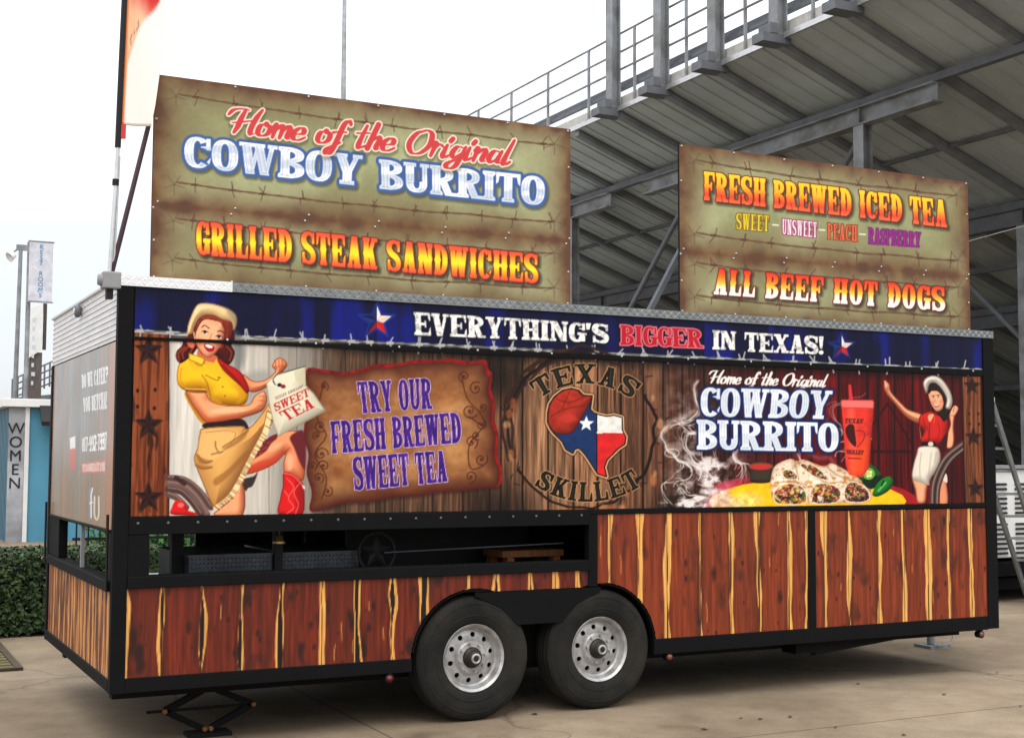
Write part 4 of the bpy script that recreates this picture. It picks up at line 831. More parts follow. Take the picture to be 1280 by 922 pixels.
# ---- cedar boards (lower panels)
def cedar(S, seams, base, dark, sap, sapw, gapw, seed, knots=.5, wob=.016):
    U, V = S.U, S.V
    k = np.searchsorted(np.asarray(seams), U)
    g = fbm(U*60+k*5, V*3.5+k*9, 4, seed); g2 = fbm(U*190, V*5+k*3, 3, seed+3); t = _T[(k*53+seed) & 255, 5]
    c = mixc(np.broadcast_to(np.array(base, float), U.shape+(3,)), np.broadcast_to(np.array(dark, float), U.shape+(3,)), np.clip((g-.32)*1.6+(t-.5)*.7, 0, 1)); c = c*(1+(g2-.5)*.34+(t-.5)*.26)[..., None]
    kn = sstep(.56, .84, fbm(U*13+k*3, V*6+k*2, 3, seed+7)); c = mixc(c, np.broadcast_to([38., 17, 13], c.shape), kn*knots*.85)
    rg = np.random.RandomState(seed)
    for j in range(int(len(seams)*.8)):                       # slivers of sapwood inside a board
        x0 = rg.uniform(U.min(), U.max()); z0 = rg.uniform(V.min(), V.max()); l = rg.uniform(.03, .09)
        a = np.clip(1.2-np.abs(U-x0-.01*(vnoise(V*14, 0*V, j)-.5))/.0045, 0, 1)*sstep(l, l*.6, np.abs(V-z0)); c = mixc(c, np.broadcast_to(np.array(sap, float)*.92, c.shape), a*.8)
    for j in range(int(len(seams)*3.2)):                        # small round knots with a dark heart
        x0 = rg.uniform(U.min(), U.max()); z0 = rg.uniform(V.min(), V.max()); r_ = rg.uniform(.004, .013)*(1 if j % 5 else 1.8)
        q = np.hypot((U-x0)/r_, (V-z0)/(r_*rg.uniform(1.2, 2.4)))+.5*(vnoise(U*150, V*90, j)-.5)
        c = mixc(c, np.broadcast_to([44., 18, 12], c.shape), np.clip(1.35-q, 0, 1)*.8)
    for i, x in enumerate(seams):
        xc = x+wob*(fbm(V*2.4, 0*V+i*7.7, 3, seed+11)-.5)*2; d = U-xc
        gp = np.maximum(.0012, gapw*(fbm(V*3.2, 0*V+i*3.3, 2, seed+13)-.38)*3.2)
        wl = sapw*np.clip(.75+(fbm(V*2.4, 0*V+i*5.1, 3, seed+15)-.5)*3.4, .12, 1.7); wr = sapw*np.clip(.75+(fbm(V*2.4, 0*V+i*6.9, 3, seed+17)-.5)*3.4, .10, 1.7)
        sapc = np.array(sap, float)*(1+(vnoise(U*300, V*9, seed)-.5)*.22)[..., None]
        aL = np.clip(.5+(d+gp+wl)/.005, 0, 1)*np.clip(.5-(d+gp)/.004, 0, 1); aR = np.clip(.5-(d-gp-wr)/.005, 0, 1)*np.clip(.5+(d-gp)/.004, 0, 1); aG = np.clip(.5-(np.abs(d)-gp)/.004, 0, 1)
        ring = np.exp(-np.maximum(np.abs(d)-gp-sapw*.8, 0)/.010)*.22; c *= (1-ring)[..., None]
        c = mixc(c, sapc, np.clip(aL, 0, 1)); c = mixc(c, sapc, np.clip(aR, 0, 1)); c = mixc(c, np.broadcast_to([24., 12, 10], c.shape), aG)
    S.C[:] = c
pxs = lambda L_, y: [float(hit(x, y, 1, 0)[0]) for x in L_]
W1 = Sheet('y', -.003, .060, 3.000, .395, .897, .006)
cedar(W1, pxs([155, 203, 252, 300, 350, 402, 447, 490, 529, 583, 619, 662, 694, 721], 790), (120, 43, 17), (76, 25, 10), (218, 164, 90), .0160, .014, 300, .95, .020)
W2 = Sheet('y', -.003, 3.068, 4.806, .425, 1.256, .006)
cedar(W2, pxs([763, 799, 834, 875, 913, 948, 986, 1009], 715), (142, 62, 25), (98, 39, 15), (220, 168, 92), .021, .0055, 330, .48, .009)
W3 = Sheet('y', -.003, 4.866, 6.590, .425, 1.250, .006)
cedar(W3, pxs([1031, 1061, 1098, 1130, 1160, 1187, 1214, 1238], 715), (142, 62, 25), (98, 39, 15), (220, 168, 92), .021, .0055, 360, .48, .009)
W4 = Sheet('x', -.004, .05, 2.39, .40, .873, .008)
cedar(W4, list(np.arange(.11, 2.39, .128)), (158, 104, 72), (122, 76, 50), (206, 158, 108), .034, .006, 390, .3, .01)
# ---- end wall print
EW = Sheet('x', -.004, .075, 2.47, 1.215, 2.262, .006)
k = np.searchsorted(np.arange(0, 2.6, .29), EW.U); n = fbm(EW.U*30+k*3, EW.V*2.2, 4, 400); n2 = fbm(EW.U*2+k, EW.V*1.6, 3, 404)
c = mixc(np.broadcast_to([112., 108, 102], EW.U.shape+(3,)), np.broadcast_to([124., 100, 82], EW.U.shape+(3,)), sstep(.3, .7, n2)); c *= (1+(n-.5)*.4)[..., None]  # base colours greyed to carry the sky's reflection on the gloss
c = mixc(c, np.broadcast_to([160., 98, 62], c.shape), np.clip(sstep(.34, .22, EW.U)+sstep(2.28, 2.40, EW.U)*.6, 0, 1)*.85); c = mixc(c, np.broadcast_to([60., 50, 44], c.shape), np.clip(1.2-np.abs((EW.U+.145) % .29-.145)/.006, 0, 1)*.5); EW.C[:] = c
Pf = frame(60, 420, .271)
WH2 = lambda D, X, Y: [(al(D, 1.0)*.5, (70,64,60), 0), (al(D, .1), (232, 232, 230), 1)]
for tx, q in (('DO WE CATER?', [(155,178),(275,136),(275,214),(157,240)]), ('YOU BETCHA!', [(161,287),(272,253),(272,333),(163,350)]), ('817-992-7337', [(157,470),(271,440),(271,525),(157,532)])): EW.text(quadtext(tx, COND, *Pf(q)), WH2, 1)
EW.poly(Pf([(155,584),(266,570),(266,630),(155,632)]), (176, 84, 74), 1, sm=False); EW.text(quadtext('TEXASSKILLET.COM', THIN, *Pf([(159,592),(262,580),(262,620),(159,624)])), lambda D, X, Y: [(al(D, .1), (232,214,206), 1)], 1)
EW.poly(Pf([(100,470),(126,460),(126,520),(102,522)]), (226,224,218), 1, sm=False); EW.poly(Pf([(102,520),(126,516),(126,600),(102,625)]), (186,56,44), 1, sm=False)
EW.poly(Pf([(190,705),(203,695),(203,838),(192,846)]), (112,128,170), 1, sm=False); EW.line(Pf([(206,700),(199,730),(199,835)]), 1.4, (236,236,240), 1, sm=False); EW.line(Pf([(192,770),(206,765)]), 1.4, (236,236,240), 1, sm=False)
EW.line(Pf([(215,740),(214,820),(225,845),(234,820),(234,740)]), 2, (206,204,196), 1)
# ------------------------------------------------------------------ ground
def ground_mat():
    m = bpy.data.materials.new('concrete'); m.use_nodes = True; N = m.node_tree.nodes; L = m.node_tree.links; p = N['Principled BSDF']
    tc = N.new('ShaderNodeTexCoord')
    def noise(sc, det=6, r=.6, st=None):
        n = N.new('ShaderNodeTexNoise'); n.inputs['Scale'].default_value = sc; n.inputs['Detail'].default_value = det; n.inputs['Roughness'].default_value = r
        L.new(tc.outputs['Object'], n.inputs['Vector']); return n.outputs['Fac']
    def ramp(f, a, b, ca, cb):
        r = N.new('ShaderNodeValToRGB'); L.new(f, r.inputs[0]); r.color_ramp.elements[0].position = a; r.color_ramp.elements[0].color = (*lin(ca), 1); r.color_ramp.elements[1].position = b; r.color_ramp.elements[1].color = (*lin(cb), 1); return r.outputs[0]
    def mix(a, b, f, mode='MIX'):
        x = N.new('ShaderNodeMix'); x.data_type = 'RGBA'; x.blend_type = mode
        if isinstance(f, float): x.inputs[0].default_value = f
        else: L.new(f, x.inputs[0])
        L.new(a, x.inputs[6]); L.new(b, x.inputs[7]); return x.outputs[2]
    a = ramp(noise(.55, 7, .62), .35, .68, (140, 127, 109), (168, 153, 132))
    b = ramp(noise(3.2, 8, .7), .3, .75, (190, 184, 176), (255, 255, 255)); c = mix(a, b, .7, 'MULTIPLY')
    s = ramp(noise(90, 3, .6), .35, .7, (212, 210, 206), (255, 255, 255)); c = mix(c, s, .8, 'MULTIPLY')
    st = ramp(noise(1.3, 5, .75), .60, .72, (255, 255, 255), (196, 180, 160)); c = mix(c, st, .6, 'MULTIPLY')
    vo = N.new('ShaderNodeTexVoronoi'); vo.inputs['Scale'].default_value = 2.6; L.new(tc.outputs['Object'], vo.inputs['Vector'])
    sp = ramp(vo.outputs['Distance'], .012, .04, (120, 104, 88), (255, 255, 255)); c = mix(c, sp, .7, 'MULTIPLY')
    big = ramp(noise(.28, 4, .55), .38, .66, (214, 208, 200), (255, 255, 255)); c = mix(c, big, .8, 'MULTIPLY')
    oil = ramp(noise(.85, 3, .5), .66, .74, (255, 255, 255), (166, 154, 140)); c = mix(c, oil, .65, 'MULTIPLY')
    v2 = N.new('ShaderNodeTexVoronoi'); v2.feature = 'DISTANCE_TO_EDGE'; v2.inputs['Scale'].default_value = .22
    wn = N.new('ShaderNodeTexNoise'); wn.inputs['Scale'].default_value = 1.6; wn.inputs['Detail'].default_value = 8; L.new(tc.outputs['Object'], wn.inputs['Vector'])
    wa = N.new('ShaderNodeVectorMath'); wa.operation = 'MULTIPLY_ADD'; L.new(wn.outputs['Color'], wa.inputs[0]); wa.inputs[1].default_value = (.7, .7, .7); L.new(tc.outputs['Object'], wa.inputs[2]); L.new(wa.outputs[0], v2.inputs['Vector'])
    ck_ = ramp(v2.outputs['Distance'], .0008, .0035, (96, 84, 72), (255, 255, 255)); c = mix(c, ck_, .45, 'MULTIPLY')
    br = N.new('ShaderNodeTexBrick'); br.offset = 0; br.inputs['Scale'].default_value = 1; br.inputs['Brick Width'].default_value = 4.9; br.inputs['Row Height'].default_value = 3.9
    br.inputs['Mortar Size'].default_value = .009; br.inputs['Mortar Smooth'].default_value = .5; br.inputs['Color1'].default_value = (1,1,1,1); br.inputs['Color2'].default_value = (.94,.94,.93,1); br.inputs['Mortar'].default_value = (.38,.35,.32,1)
    mp = N.new('ShaderNodeMapping'); mp.inputs['Location'].default_value = (3.35, 5.0, 0); L.new(tc.outputs['Object'], mp.inputs[0]); L.new(mp.outputs[0], br.inputs['Vector'])
    c = mix(c, br.outputs['Color'], 1.0, 'MULTIPLY'); L.new(c, p.inputs['Base Color'])
    p.inputs['Roughness'].default_value = .88; p.inputs['Specular IOR Level'].default_value = .25
    bp = N.new('ShaderNodeBump'); bp.inputs['Strength'].default_value = .35; bp.inputs['Distance'].default_value = .01; L.new(noise(55, 6, .7), bp.inputs['Height']); L.new(bp.outputs[0], p.inputs['Normal'])
    return m
GROUND = ground_mat()
tag(MB().quad((-400,-400,0),(400,-400,0),(400,400,0),(-400,400,0)).build('ground', GROUND), kind='structure')

# ------------------------------------------------------------------ grandstand (underside of the bleachers)
SL = .36; GX, GZ = 13.2, 9.0
dk = lambda X, off=0: GZ-SL*(X-GX)+off
gs = empty('grandstand', (22, 15, 0), 'huge steel bleacher stand seen from underneath, towering behind the trailer', 'grandstand')
Y0, Y1, XE = 1.0, 46.0, 37.0
m = MB(); y = Y0; prof = []
while y < Y1: prof += [(y, 0), (y+.40, 0), (y+.408, -.03), (y+.432, -.03), (y+.44, 0)]; y += .45
vs = [(X, yy, dk(X, o)) for X in (GX, XE) for yy, o in prof]; n = len(prof)
m.add(vs, [(i, i+1, n+i+1, n+i) for i in range(n-1)]); m.add([(X, yy, dk(X, .06)) for X in (GX, XE) for yy in (Y0, Y1)], [(0, 1, 3, 2)])
m.build('deck', DECK, gs)
MB().box(GX-.05, Y0, GZ-.03, GX-.005, Y1, GZ+.07).build('edge_trim', ALU, gs)
m = MB(); m.prism([(GX+.02, -.085, dk(GX+.02, -.032)), (XE, -.085, dk(XE, -.032)), (XE, -.085, dk(XE, -.14)), (GX+.02, -.085, dk(GX+.02, -.14))], (0, .17, 0))
yk = [9.0+1.8*k for k in range(-4, 21)]
rk = m.build('raker', RAKE, gs); base = Vector(rk.location)
rk.location = base+Vector((0, yk[0], 0))
for y in yk[1:]: copy_to(rk, gs, (0, y-yk[0], 0))
def purlin(X, zt, dep, name='beam'):
    MB().box(X-.07, Y0, zt-.14, X+.07, Y1, zt-.004).build(name, STEELD, gs)
    m = MB(); m.box(-.012, 0, zt-dep, .012, 9.1, zt-.15); m.box(-.13, 0, zt-dep-.03, .13, 9.1, zt-dep); m.box(-.13, 0, zt-.17, .13, 9.1, zt-.145)
    for yy in (1.86, 7.2): m.box(-.10, yy-.01, zt-dep, .10, yy+.01, zt-.17)
    return m
for X, zt in ((15.1, dk(15.1, -.14)), (19.2, dk(19.2, -.14)), (23.2, dk(23.2, -.14)), (27.5, dk(27.5, -.14))):
    m = purlin(X, zt, .46); g = m.build('girder', STEEL if X < 16 else STEELD, gs); b0 = Vector(g.location)
    ys = [8.96-.0+10.66*k for k in (0, 1, 2, 3)]
    g.location = b0+Vector((X, ys[0], 0))
    for y in ys[1:]: copy_to(g, gs, (0, y-ys[0], 0))
    zb = zt-.49
    m = MB(); m.box(-.11, -.012, 0, .11, .012, zb-.002); m.box(-.112, -.13, 0, -.09, .13, zb-.003); m.box(.09, -.13, 0, .112, .13, zb-.003)
    c = m.build('column', STEEL, gs); b0 = Vector(c.location); cy = [yy+o for yy in ys for o in (1.86, 7.2)]
    c.location = b0+Vector((X, cy[0], 0))
    for y in cy[1:]: copy_to(c, gs, (0, y-cy[0], 0))
    if X < 16:
        for a, b in ((16.4, 21.3), (11.0, 15.9), (27.0, 31.6)): MB().tube([(X+.16, a, zb-.1), (X+.16, b, zb-4.6)], .06, 8).build('brace', STEELD, gs)
    elif X < 20:
        for a, b in ((13.4, 9.6), (18.2, 14.4)): MB().tube([(X+.16, a, zb-.1), (X+.16, b, zb-3.6)], .055, 8).build('brace', STEELD, gs)
MB().box(17.1, Y0, dk(17.1, -.12), 17.16, Y1, dk(17.1, -.05)).build('tie_rail', STEELD, gs)
MB().box(21.1, Y0, dk(21.1, -.40), 21.2, Y1, dk(21.1, -.26)).build('tie_rail', STEELD, gs)
# guard rail
ry = [17.6+1.9*k for k in range(-8, 15)]
p = MB().bar((0, 0, GZ+.0), (0, 0, GZ+1.70), .05, .05); p.box(-.07, -.07, GZ+.07, .07, .07, GZ+.12); rp = p.build('rail_post', STEEL, gs); b0 = Vector(rp.location); rp.location = b0+Vector((GX+.1, ry[0], 0))
for y in ry[1:]: copy_to(rp, gs, (0, y-ry[0], 0))
for h in (.92, 1.30, 1.70): MB().tube([(GX+.1, Y0, GZ+h), (GX+.1, Y1, GZ+h)], .024, 6).build('handrail', STEEL, gs)
# top seat plank, foot plank and their brackets
for xo, zo in ((.16, .50), (.26, .60), (.36, .72)): MB().box(GX+xo, Y0, GZ+zo, GX+xo+.09, Y1, GZ+zo+.055).build('seat_plank', STEELD, gs)
MB().box(GX+.12, Y0, GZ+.13, GX+.15, Y1, GZ+.33).build('foot_plank', mat('pale_plank', (176, 174, 168), .6), gs)
sb = MB().bar((GX+.5, 0, GZ-.1), (GX+.5, 0, GZ+.40), .05, .05).build('seat_bracket', STEELD, gs); b0 = Vector(sb.location); sb.location = b0+Vector((0, yk[0]+.55, 0))
for y in yk[1:]: copy_to(sb, gs, (0, y-yk[0], 0))
# tall uprights bolted to the rear edge
up = [9.0+1.85*k for k in range(-4, 5)]
m = MB(); m.box(-.10, -.012, 9.0, .10, .012, 14.4); m.box(-.115, -.12, 9.0, -.09, .12, 14.4); m.box(.09, -.12, 9.0, .115, .12, 14.4)
u = m.build('upright', STEEL, gs); b0 = Vector(u.location); bk_ = MB().box(-.45, -.16, 8.86, .16, .16, 9.02).box(-.30, -.17, 9.02, -.14, .17, 9.20).build('bracket', STEELD, u)
u.location = b0+Vector((GX-.06, up[0]-.1, 0))
for y in up[1:]: copy_to(u, gs, (0, y-up[0], 0))

# ------------------------------------------------------------------ restroom block, far left
BLUE = mat('blue_siding', (74, 136, 162), .55, 0, .4, .08, 1.2); BLUED = mat('blue_ribbed_metal', (40, 92, 114), .5, 0, .4, .12, 2)
GREYC = mat('worn_white_panel', (170, 173, 178), .6, 0, .4, .1, 1.6, dark=(104, 106, 110))
rb = empty('restroom_building', (6, 23, 0), 'small blue restroom block with white roof edge and lettered corner panel', 'building')
bx, by = 1.58, 19.6
MB().box(bx+.3, by, 0, 12, by+.12, 2.58).build('wall', BLUE, rb, label='bright blue front wall')
m = MB(); y = by+.02
while y < 28: m.box(bx+.02, y, 0, bx+.12, y+.16, 2.58); m.box(bx+.06, y+.16, 0, bx+.12, y+.24, 2.58); y += .24
m.build('wall', BLUED, rb, label='darker ribbed side wall')
cp = MB().box(bx, by-.05, 0, bx+.29, by-.005, 2.58).build('corner_panel', GREYC, rb); MB().box(bx+.295, by-.06, 0, bx+.375, by-.003, 2.58).build('trim_strip', WHITE, rb)
MB().box(bx-.12, by-.16, 2.585, 12, 28.2, 2.74).build('roof_edge', WHITE, rb, bevel=.01)
MB().box(11.9, by+.12, 0, 12, 28, 2.58).box(bx+.12, 27.9, 0, 12, 28, 2.58).build('wall', BLUE, rb)
MB().prism([(2.12, by-.5, 2.30), (2.12, by-.05, 2.72), (2.12, by-.05, 2.66), (2.12, by-.5, 2.22)], (6, 0, 0)).build('awning', DARK, rb)
LET = mat('black_letter_paint', (24, 24, 26), .6, 0, .3, .05); LETB = mat('blue_letter_paint', (76, 132, 166), .6, 0, .3, .08)
def upright_word(txt, parent, mat_, x, y, ztop, size, pitch):
    for i, c in enumerate(txt):
        if c == ' ': continue
        cu = bpy.data.curves.new('letter', 'FONT'); cu.body = c; cu.size = size; cu.align_x = 'CENTER'; cu.extrude = .004
        t = bpy.data.objects.new('letter', cu); COL.objects.link(t); bpy.context.view_layer.update()
        me = bpy.data.meshes.new_from_object(t.evaluated_get(bpy.context.evaluated_depsgraph_get())); bpy.data.objects.remove(t)
        me.transform(Matrix.Translation((x, y, ztop-i*pitch-size*.72)) @ Matrix.Rotation(R(90), 4, 'X'))
        off = Vector((0,0,0)); pr = parent
        while pr is not None: off += pr.location; pr = pr.parent
        me.transform(Matrix.Translation(-off)); me.materials.clear(); me.materials.append(mat_)
        o = bpy.data.objects.new('letter', me); COL.objects.link(o); o.parent = parent
upright_word('WOMEN', cp, LET, bx+.135, by-.056, 2.29, .30, .262)
# rest rooms sign on its pole
def pt(px, py, y): return hit(px, py, 1, y)
ys_ = 29.0
a, b = pt(37, 302, ys_), pt(64.5, 377.5, ys_)
rs = empty('pole_sign', (a[0], ys_, 0), 'tall white pole sign with blue vertical lettering above the restroom block', 'sign')
bd = MB().box(a[0], ys_-.05, b[2], b[0], ys_+.05, a[2]).build('board', mat('dull_sign_white', (188, 188, 196), .5), rs, bevel=.01); MB().tube([(a[0]+.02, ys_+.12, 0), (a[0]+.02, ys_+.12, a[2])], .06, 10).build('pole', STEEL, rs)
MB().box(a[0]-.03, ys_-.06, b[2]-.03, b[0]+.03, ys_+.04, b[2]-.002).box(a[0]-.03, ys_-.06, a[2]+.002, b[0]+.03, ys_+.04, a[2]+.03).build('frame', GREYM, rs)
upright_word('REST ROOMS', bd, LETB, (a[0]+b[0])/2, ys_-.056, a[2]-.06, .165, .142)
# floodlight pole
yf = 33.0; a, b = pt(26, 312, yf), pt(20, 320, yf)
fl = empty('floodlight_pole', (a[0], yf, 0), 'thin grey pole carrying two floodlights, left of the restroom pole sign', 'floodlight')
MB().tube([(a[0]-.08, yf, 0), (a[0], yf, a[2])], [.08, .055], 10).build('pole', STEEL, fl)
MB().box(a[0]-.12, yf-.05, a[2]-.02, a[0]+.55, yf+.05, a[2]+.14).build('crossarm', STEEL, fl)
def lampshade(dx, dz, t):
    m = MB(); m.lathe([(.04, -.10), (.09, -.08), (.13, .06), (.15, .10), (.13, .09), (.02, .03)], (a[0]+dx, yf-.05, a[2]+dz), axis=(math.cos(t), -.35, math.sin(t)), n=20); return m
lampshade(-.24, -.20, R(215)).build('lamp_head', WHITE, fl, smooth=True); lampshade(.30, -.22, R(-30)).build('lamp_head', GREYM, fl, smooth=True)
MB().tube([(a[0]-.28, yf-.02, a[2]-.16), (a[0]-.08, yf, a[2]+.02)], .03, 6).build('lamp_arm', STEEL, fl)
# notice tower
yt = 31.0; q = [pt(x, y, yt) for x, y in ((36.5,386),(54,379),(54,436),(36.5,447))]
TIMB = mat('weathered_timber', (98, 88, 84), .8, 0, .3, .2, 3, 0, 40, (14, 14, 1))
nb = empty('notice_tower', (q[0][0], yt, 0), 'narrow timber tower with a faded white notice board, below the restroom pole sign', 'billboard')
fb = MB().prism([tuple(v) for v in q], (0, .06, 0)).build('notice_board', WHITE, nb)
for i in range(8):
    z = q[0][2]-.35-.25*i; x = q[0][0]; l = .06 if i % 3 else .10
    MB().box(x+.10, yt-.006, z-.05+.05, x+.10+l, yt-.002, z+.06+.05).build('faded_line', mat('faded_print', (190, 198, 198), .6) if 'faded_print' not in MATS else MATS['faded_print'], fb)
p1, p2 = pt(54.5, 379, yt), pt(57.5, 437, yt); MB().box(p1[0], yt, p2[2], p2[0], yt+.1, p1[2]).build('post', mat('dark_brown_post', (62, 50, 50), .7), nb)
p1, p2 = pt(37, 447, yt), pt(54, 500, yt); MB().box(p1[0], yt+.07, 0, p2[0]-.05, yt+.6, pt(45, 440, yt)[2]).build('cladding', TIMB, nb)
# far walkway railing above the restroom roof
yr = 36.0; wr = empty('walkway_railing', (3, yr, 0), 'grey raised walkway with bar railing rising beyond the restroom roof', 'railing')
p0, p1 = pt(15, 497, yr), pt(75, 474, yr); t0 = pt(15, 474, yr); t1 = pt(75, 447, yr); zz = lambda x, A, B: A[2]+(B[2]-A[2])*(x-A[0])/(B[0]-A[0])
MB().prism([(p0[0], yr-.1, p0[2]), (p1[0]+4, yr-.1, p1[2]), (p1[0]+4, yr-.1, p1[2]-.12), (p0[0], yr-.1, p0[2]-.12)], (0, 1.5, 0)).build('walkway', STEELD, wr)
for f_ in (0, .33, .66, 1.0): MB().tube([(p0[0], yr, p0[2]+f_*(t0[2]-p0[2])), (p1[0], yr, p1[2]+f_*(t1[2]-p1[2]))], .03, 6).build('rail', STEELD, wr)
for i in range(10):
    x = p0[0]+(p1[0]-p0[0])*i/9; MB().tube([(x, yr, zz(x, p0, p1)-.1), (x, yr, zz(x, t0, t1))], .03, 6).build('baluster', STEELD, wr)
for x in (p0[0]+.1, p1[0]): MB().tube([(x, yr+.6, 0), (x, yr+.6, zz(x, p0, p1)-.12)], .08, 8).build('support', STEELD, wr)
# slim mast behind the big roof sign
yp = 45.0; a = pt(430, 60, yp); lm = empty('tall_mast', (a[0], yp, 0), 'slim grey mast rising behind the larger roof sign', 'light pole')
MB().tube([(a[0], yp, 0), (a[0], yp, 12), (a[0], yp, 26)], [.17, .13, .07], 12).build('pole', STEEL, lm, smooth=True); MB().box(a[0]-1.2, yp-.1, 25.6, a[0]+1.2, yp+.1, 25.8).build('crossarm', STEEL, lm)
MB().box(a[0]-.3, yp-.3, 0, a[0]+.3, yp+.3, .25).build('base_plate', STEEL, lm)

# ------------------------------------------------------------------ hedge and shrub
def leaf_mat(name, a, b, sc):
    m = mat(name, b, .6, 0, .35, .1, sc, dark=a); return m
LEAF = leaf_mat('hedge_leaf', (14, 26, 11), (50, 74, 30), 11); LEAF2 = leaf_mat('shrub_leaf', (34, 74, 34), (84, 140, 70), 5); BARK = mat('twig_bark', (60, 48, 38), .9)
def leaves(name, M_, parent, pts, nrm, size, seed):
    rg = np.random.RandomState(seed); n = len(pts); d = nrm+rg.normal(0, .75, (n, 3)); d /= np.linalg.norm(d, axis=1)[:, None]
    t = np.cross(d, rg.normal(0, 1, (n, 3))); t /= np.linalg.norm(t, axis=1)[:, None]; b = np.cross(d, t); s = size*rg.uniform(.6, 1.3, (n, 1))
    q = np.stack([pts-t*s, pts-b*s*.55+d*s*.12, pts+t*s, pts+b*s*.55+d*s*.12], 1).reshape(-1, 3)
    me = bpy.data.meshes.new(name); me.vertices.add(4*n); me.loops.add(4*n); me.polygons.add(n)
    off = np.array(parent.location) if parent else np.zeros(3)
    me.vertices.foreach_set('co', (q-off).astype(np.float32).reshape(-1)); me.loops.foreach_set('vertex_index', np.arange(4*n, dtype=np.int32)); me.polygons.foreach_set('loop_start', np.arange(0, 4*n, 4, dtype=np.int32))
    me.update(calc_edges=True); me.materials.append(M_); o = bpy.data.objects.new(name, me); COL.objects.link(o); o.parent = parent; return o
hx0, hx1, hy0, hy1, hz = -2.6, 3.6, 5.28, 6.2, .74
he = empty('hedge', (.5, 5.7, 0), 'clipped dark green hedge on the concrete beside the restroom block', 'hedge')
rg = np.random.RandomState(3); n = 26000
f = rg.rand(n) < .62; P_ = np.empty((n, 3)); Nn = np.zeros((n, 3)); P_[:, 0] = rg.uniform(hx0, hx1, n)
bul = lambda x, z, s: (fbm(x*2.6, z*3.1, 3, s)-.5)*.16
P_[f, 2] = rg.uniform(.03, hz, f.sum()); P_[f, 1] = hy0+bul(P_[f, 0], P_[f, 2], 1)+np.abs(rg.normal(0, .035, f.sum())); Nn[f] = (0, -1, .35)
P_[~f, 1] = rg.uniform(hy0, hy1, (~f).sum()); P_[~f, 2] = hz+bul(P_[~f, 0], P_[~f, 1], 2)*.7-np.abs(rg.normal(0, .03, (~f).sum())); Nn[~f] = (0, -.2, 1)
leaves('foliage', LEAF, he, P_, Nn, .026, 5)
m = MB()
rr = random.Random(4)
for i in range(40): x = rr.uniform(hx0, hx1); m.tube([(x, 5.7, 0), (x+rr.uniform(-.1, .1), 5.65, .3), (x+rr.uniform(-.2, .2), rr.uniform(5.45, 6), .62)], [.012, .009, .004], 5)
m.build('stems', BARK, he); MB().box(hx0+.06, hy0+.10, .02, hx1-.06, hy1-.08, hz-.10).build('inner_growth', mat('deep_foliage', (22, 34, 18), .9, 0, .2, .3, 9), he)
sh = empty('shrub', (2.2, 8.4, 0), 'loose bright green shrub behind the hedge, seen through the serving window', 'shrub')
n = 5000; P_ = rg.normal(0, 1, (n, 3)); P_ /= np.linalg.norm(P_, axis=1)[:, None]; Nn = P_.copy(); rad = (.55+.45*rg.rand(n))*(1+.5*(fbm(P_[:, 0]*2+5, P_[:, 2]*2+P_[:, 1], 3, 9)-.5)); P_ = P_*rad[:, None]*[.95, .7, .62]+[2.2, 8.4, .85]
leaves('foliage', LEAF2, sh, P_, Nn, .06, 8); m = MB()
for i in range(7): t = i*.9; m.tube([(2.2+.05*math.cos(t), 8.4+.05*math.sin(t), 0), (2.2+.3*math.cos(t), 8.4+.3*math.sin(t), .7)], [.03, .012], 6)
m.build('trunk', BARK, sh)
# low iron fence beyond the trailer
fe = empty('picket_fence', (1.2, 7.0, 0), 'low black iron picket fence between hedge and restroom block', 'fence')
m = MB(); m.box(.86, 6.99, .75, 3.4, 7.01, .78); m.box(.86, 6.99, .2, 3.4, 7.01, .23); m.build('rail', DARK, fe)
pk_ = MB().box(-.008, -.008, 0, .008, .008, 1.05).add([(-.02,-.02,1.05),(.02,-.02,1.05),(.02,.02,1.05),(-.02,.02,1.05),(0,0,1.13)], [(0,1,4),(1,2,4),(2,3,4),(3,0,4),(3,2,1,0)]).build('picket', DARK, fe); b0 = Vector(pk_.location); pk_.location = b0+Vector((.9, 7.0, 0))
for i in range(1, 21): copy_to(pk_, fe, (i*.12, 0, 0))
# olive drain cover set in the concrete
OLIVE = mat('olive_plate', (92, 86, 52), .8, 0, .3, .25, 7, .3, 30); RUST = mat('rusty_rim', (70, 58, 44), .8, .2, .3, .2, 10)
dc = empty('drain_cover', (-.7, 4.1, 0), 'flat olive drain cover with a rusty rim at the left edge', 'drain cover')
m = MB(); x0, x1, y0, y1 = -1.5, -.05, 3.28, 4.98
for i in range(11): m.box(x0+.06, y0+.06+i*.148, .004, x1-.06, y0+.06+i*.148+.10, .02)
m.build('grate', OLIVE, dc); MB().box(x0, y0, .003, x1, y0+.055, .024).box(x0, y1-.055, .003, x1, y1, .024).box(x0, y0+.056, .003, x0+.055, y1-.056, .024).box(x1-.055, y0+.056, .003, x1, y1-.056, .024).build('rim', RUST, dc)

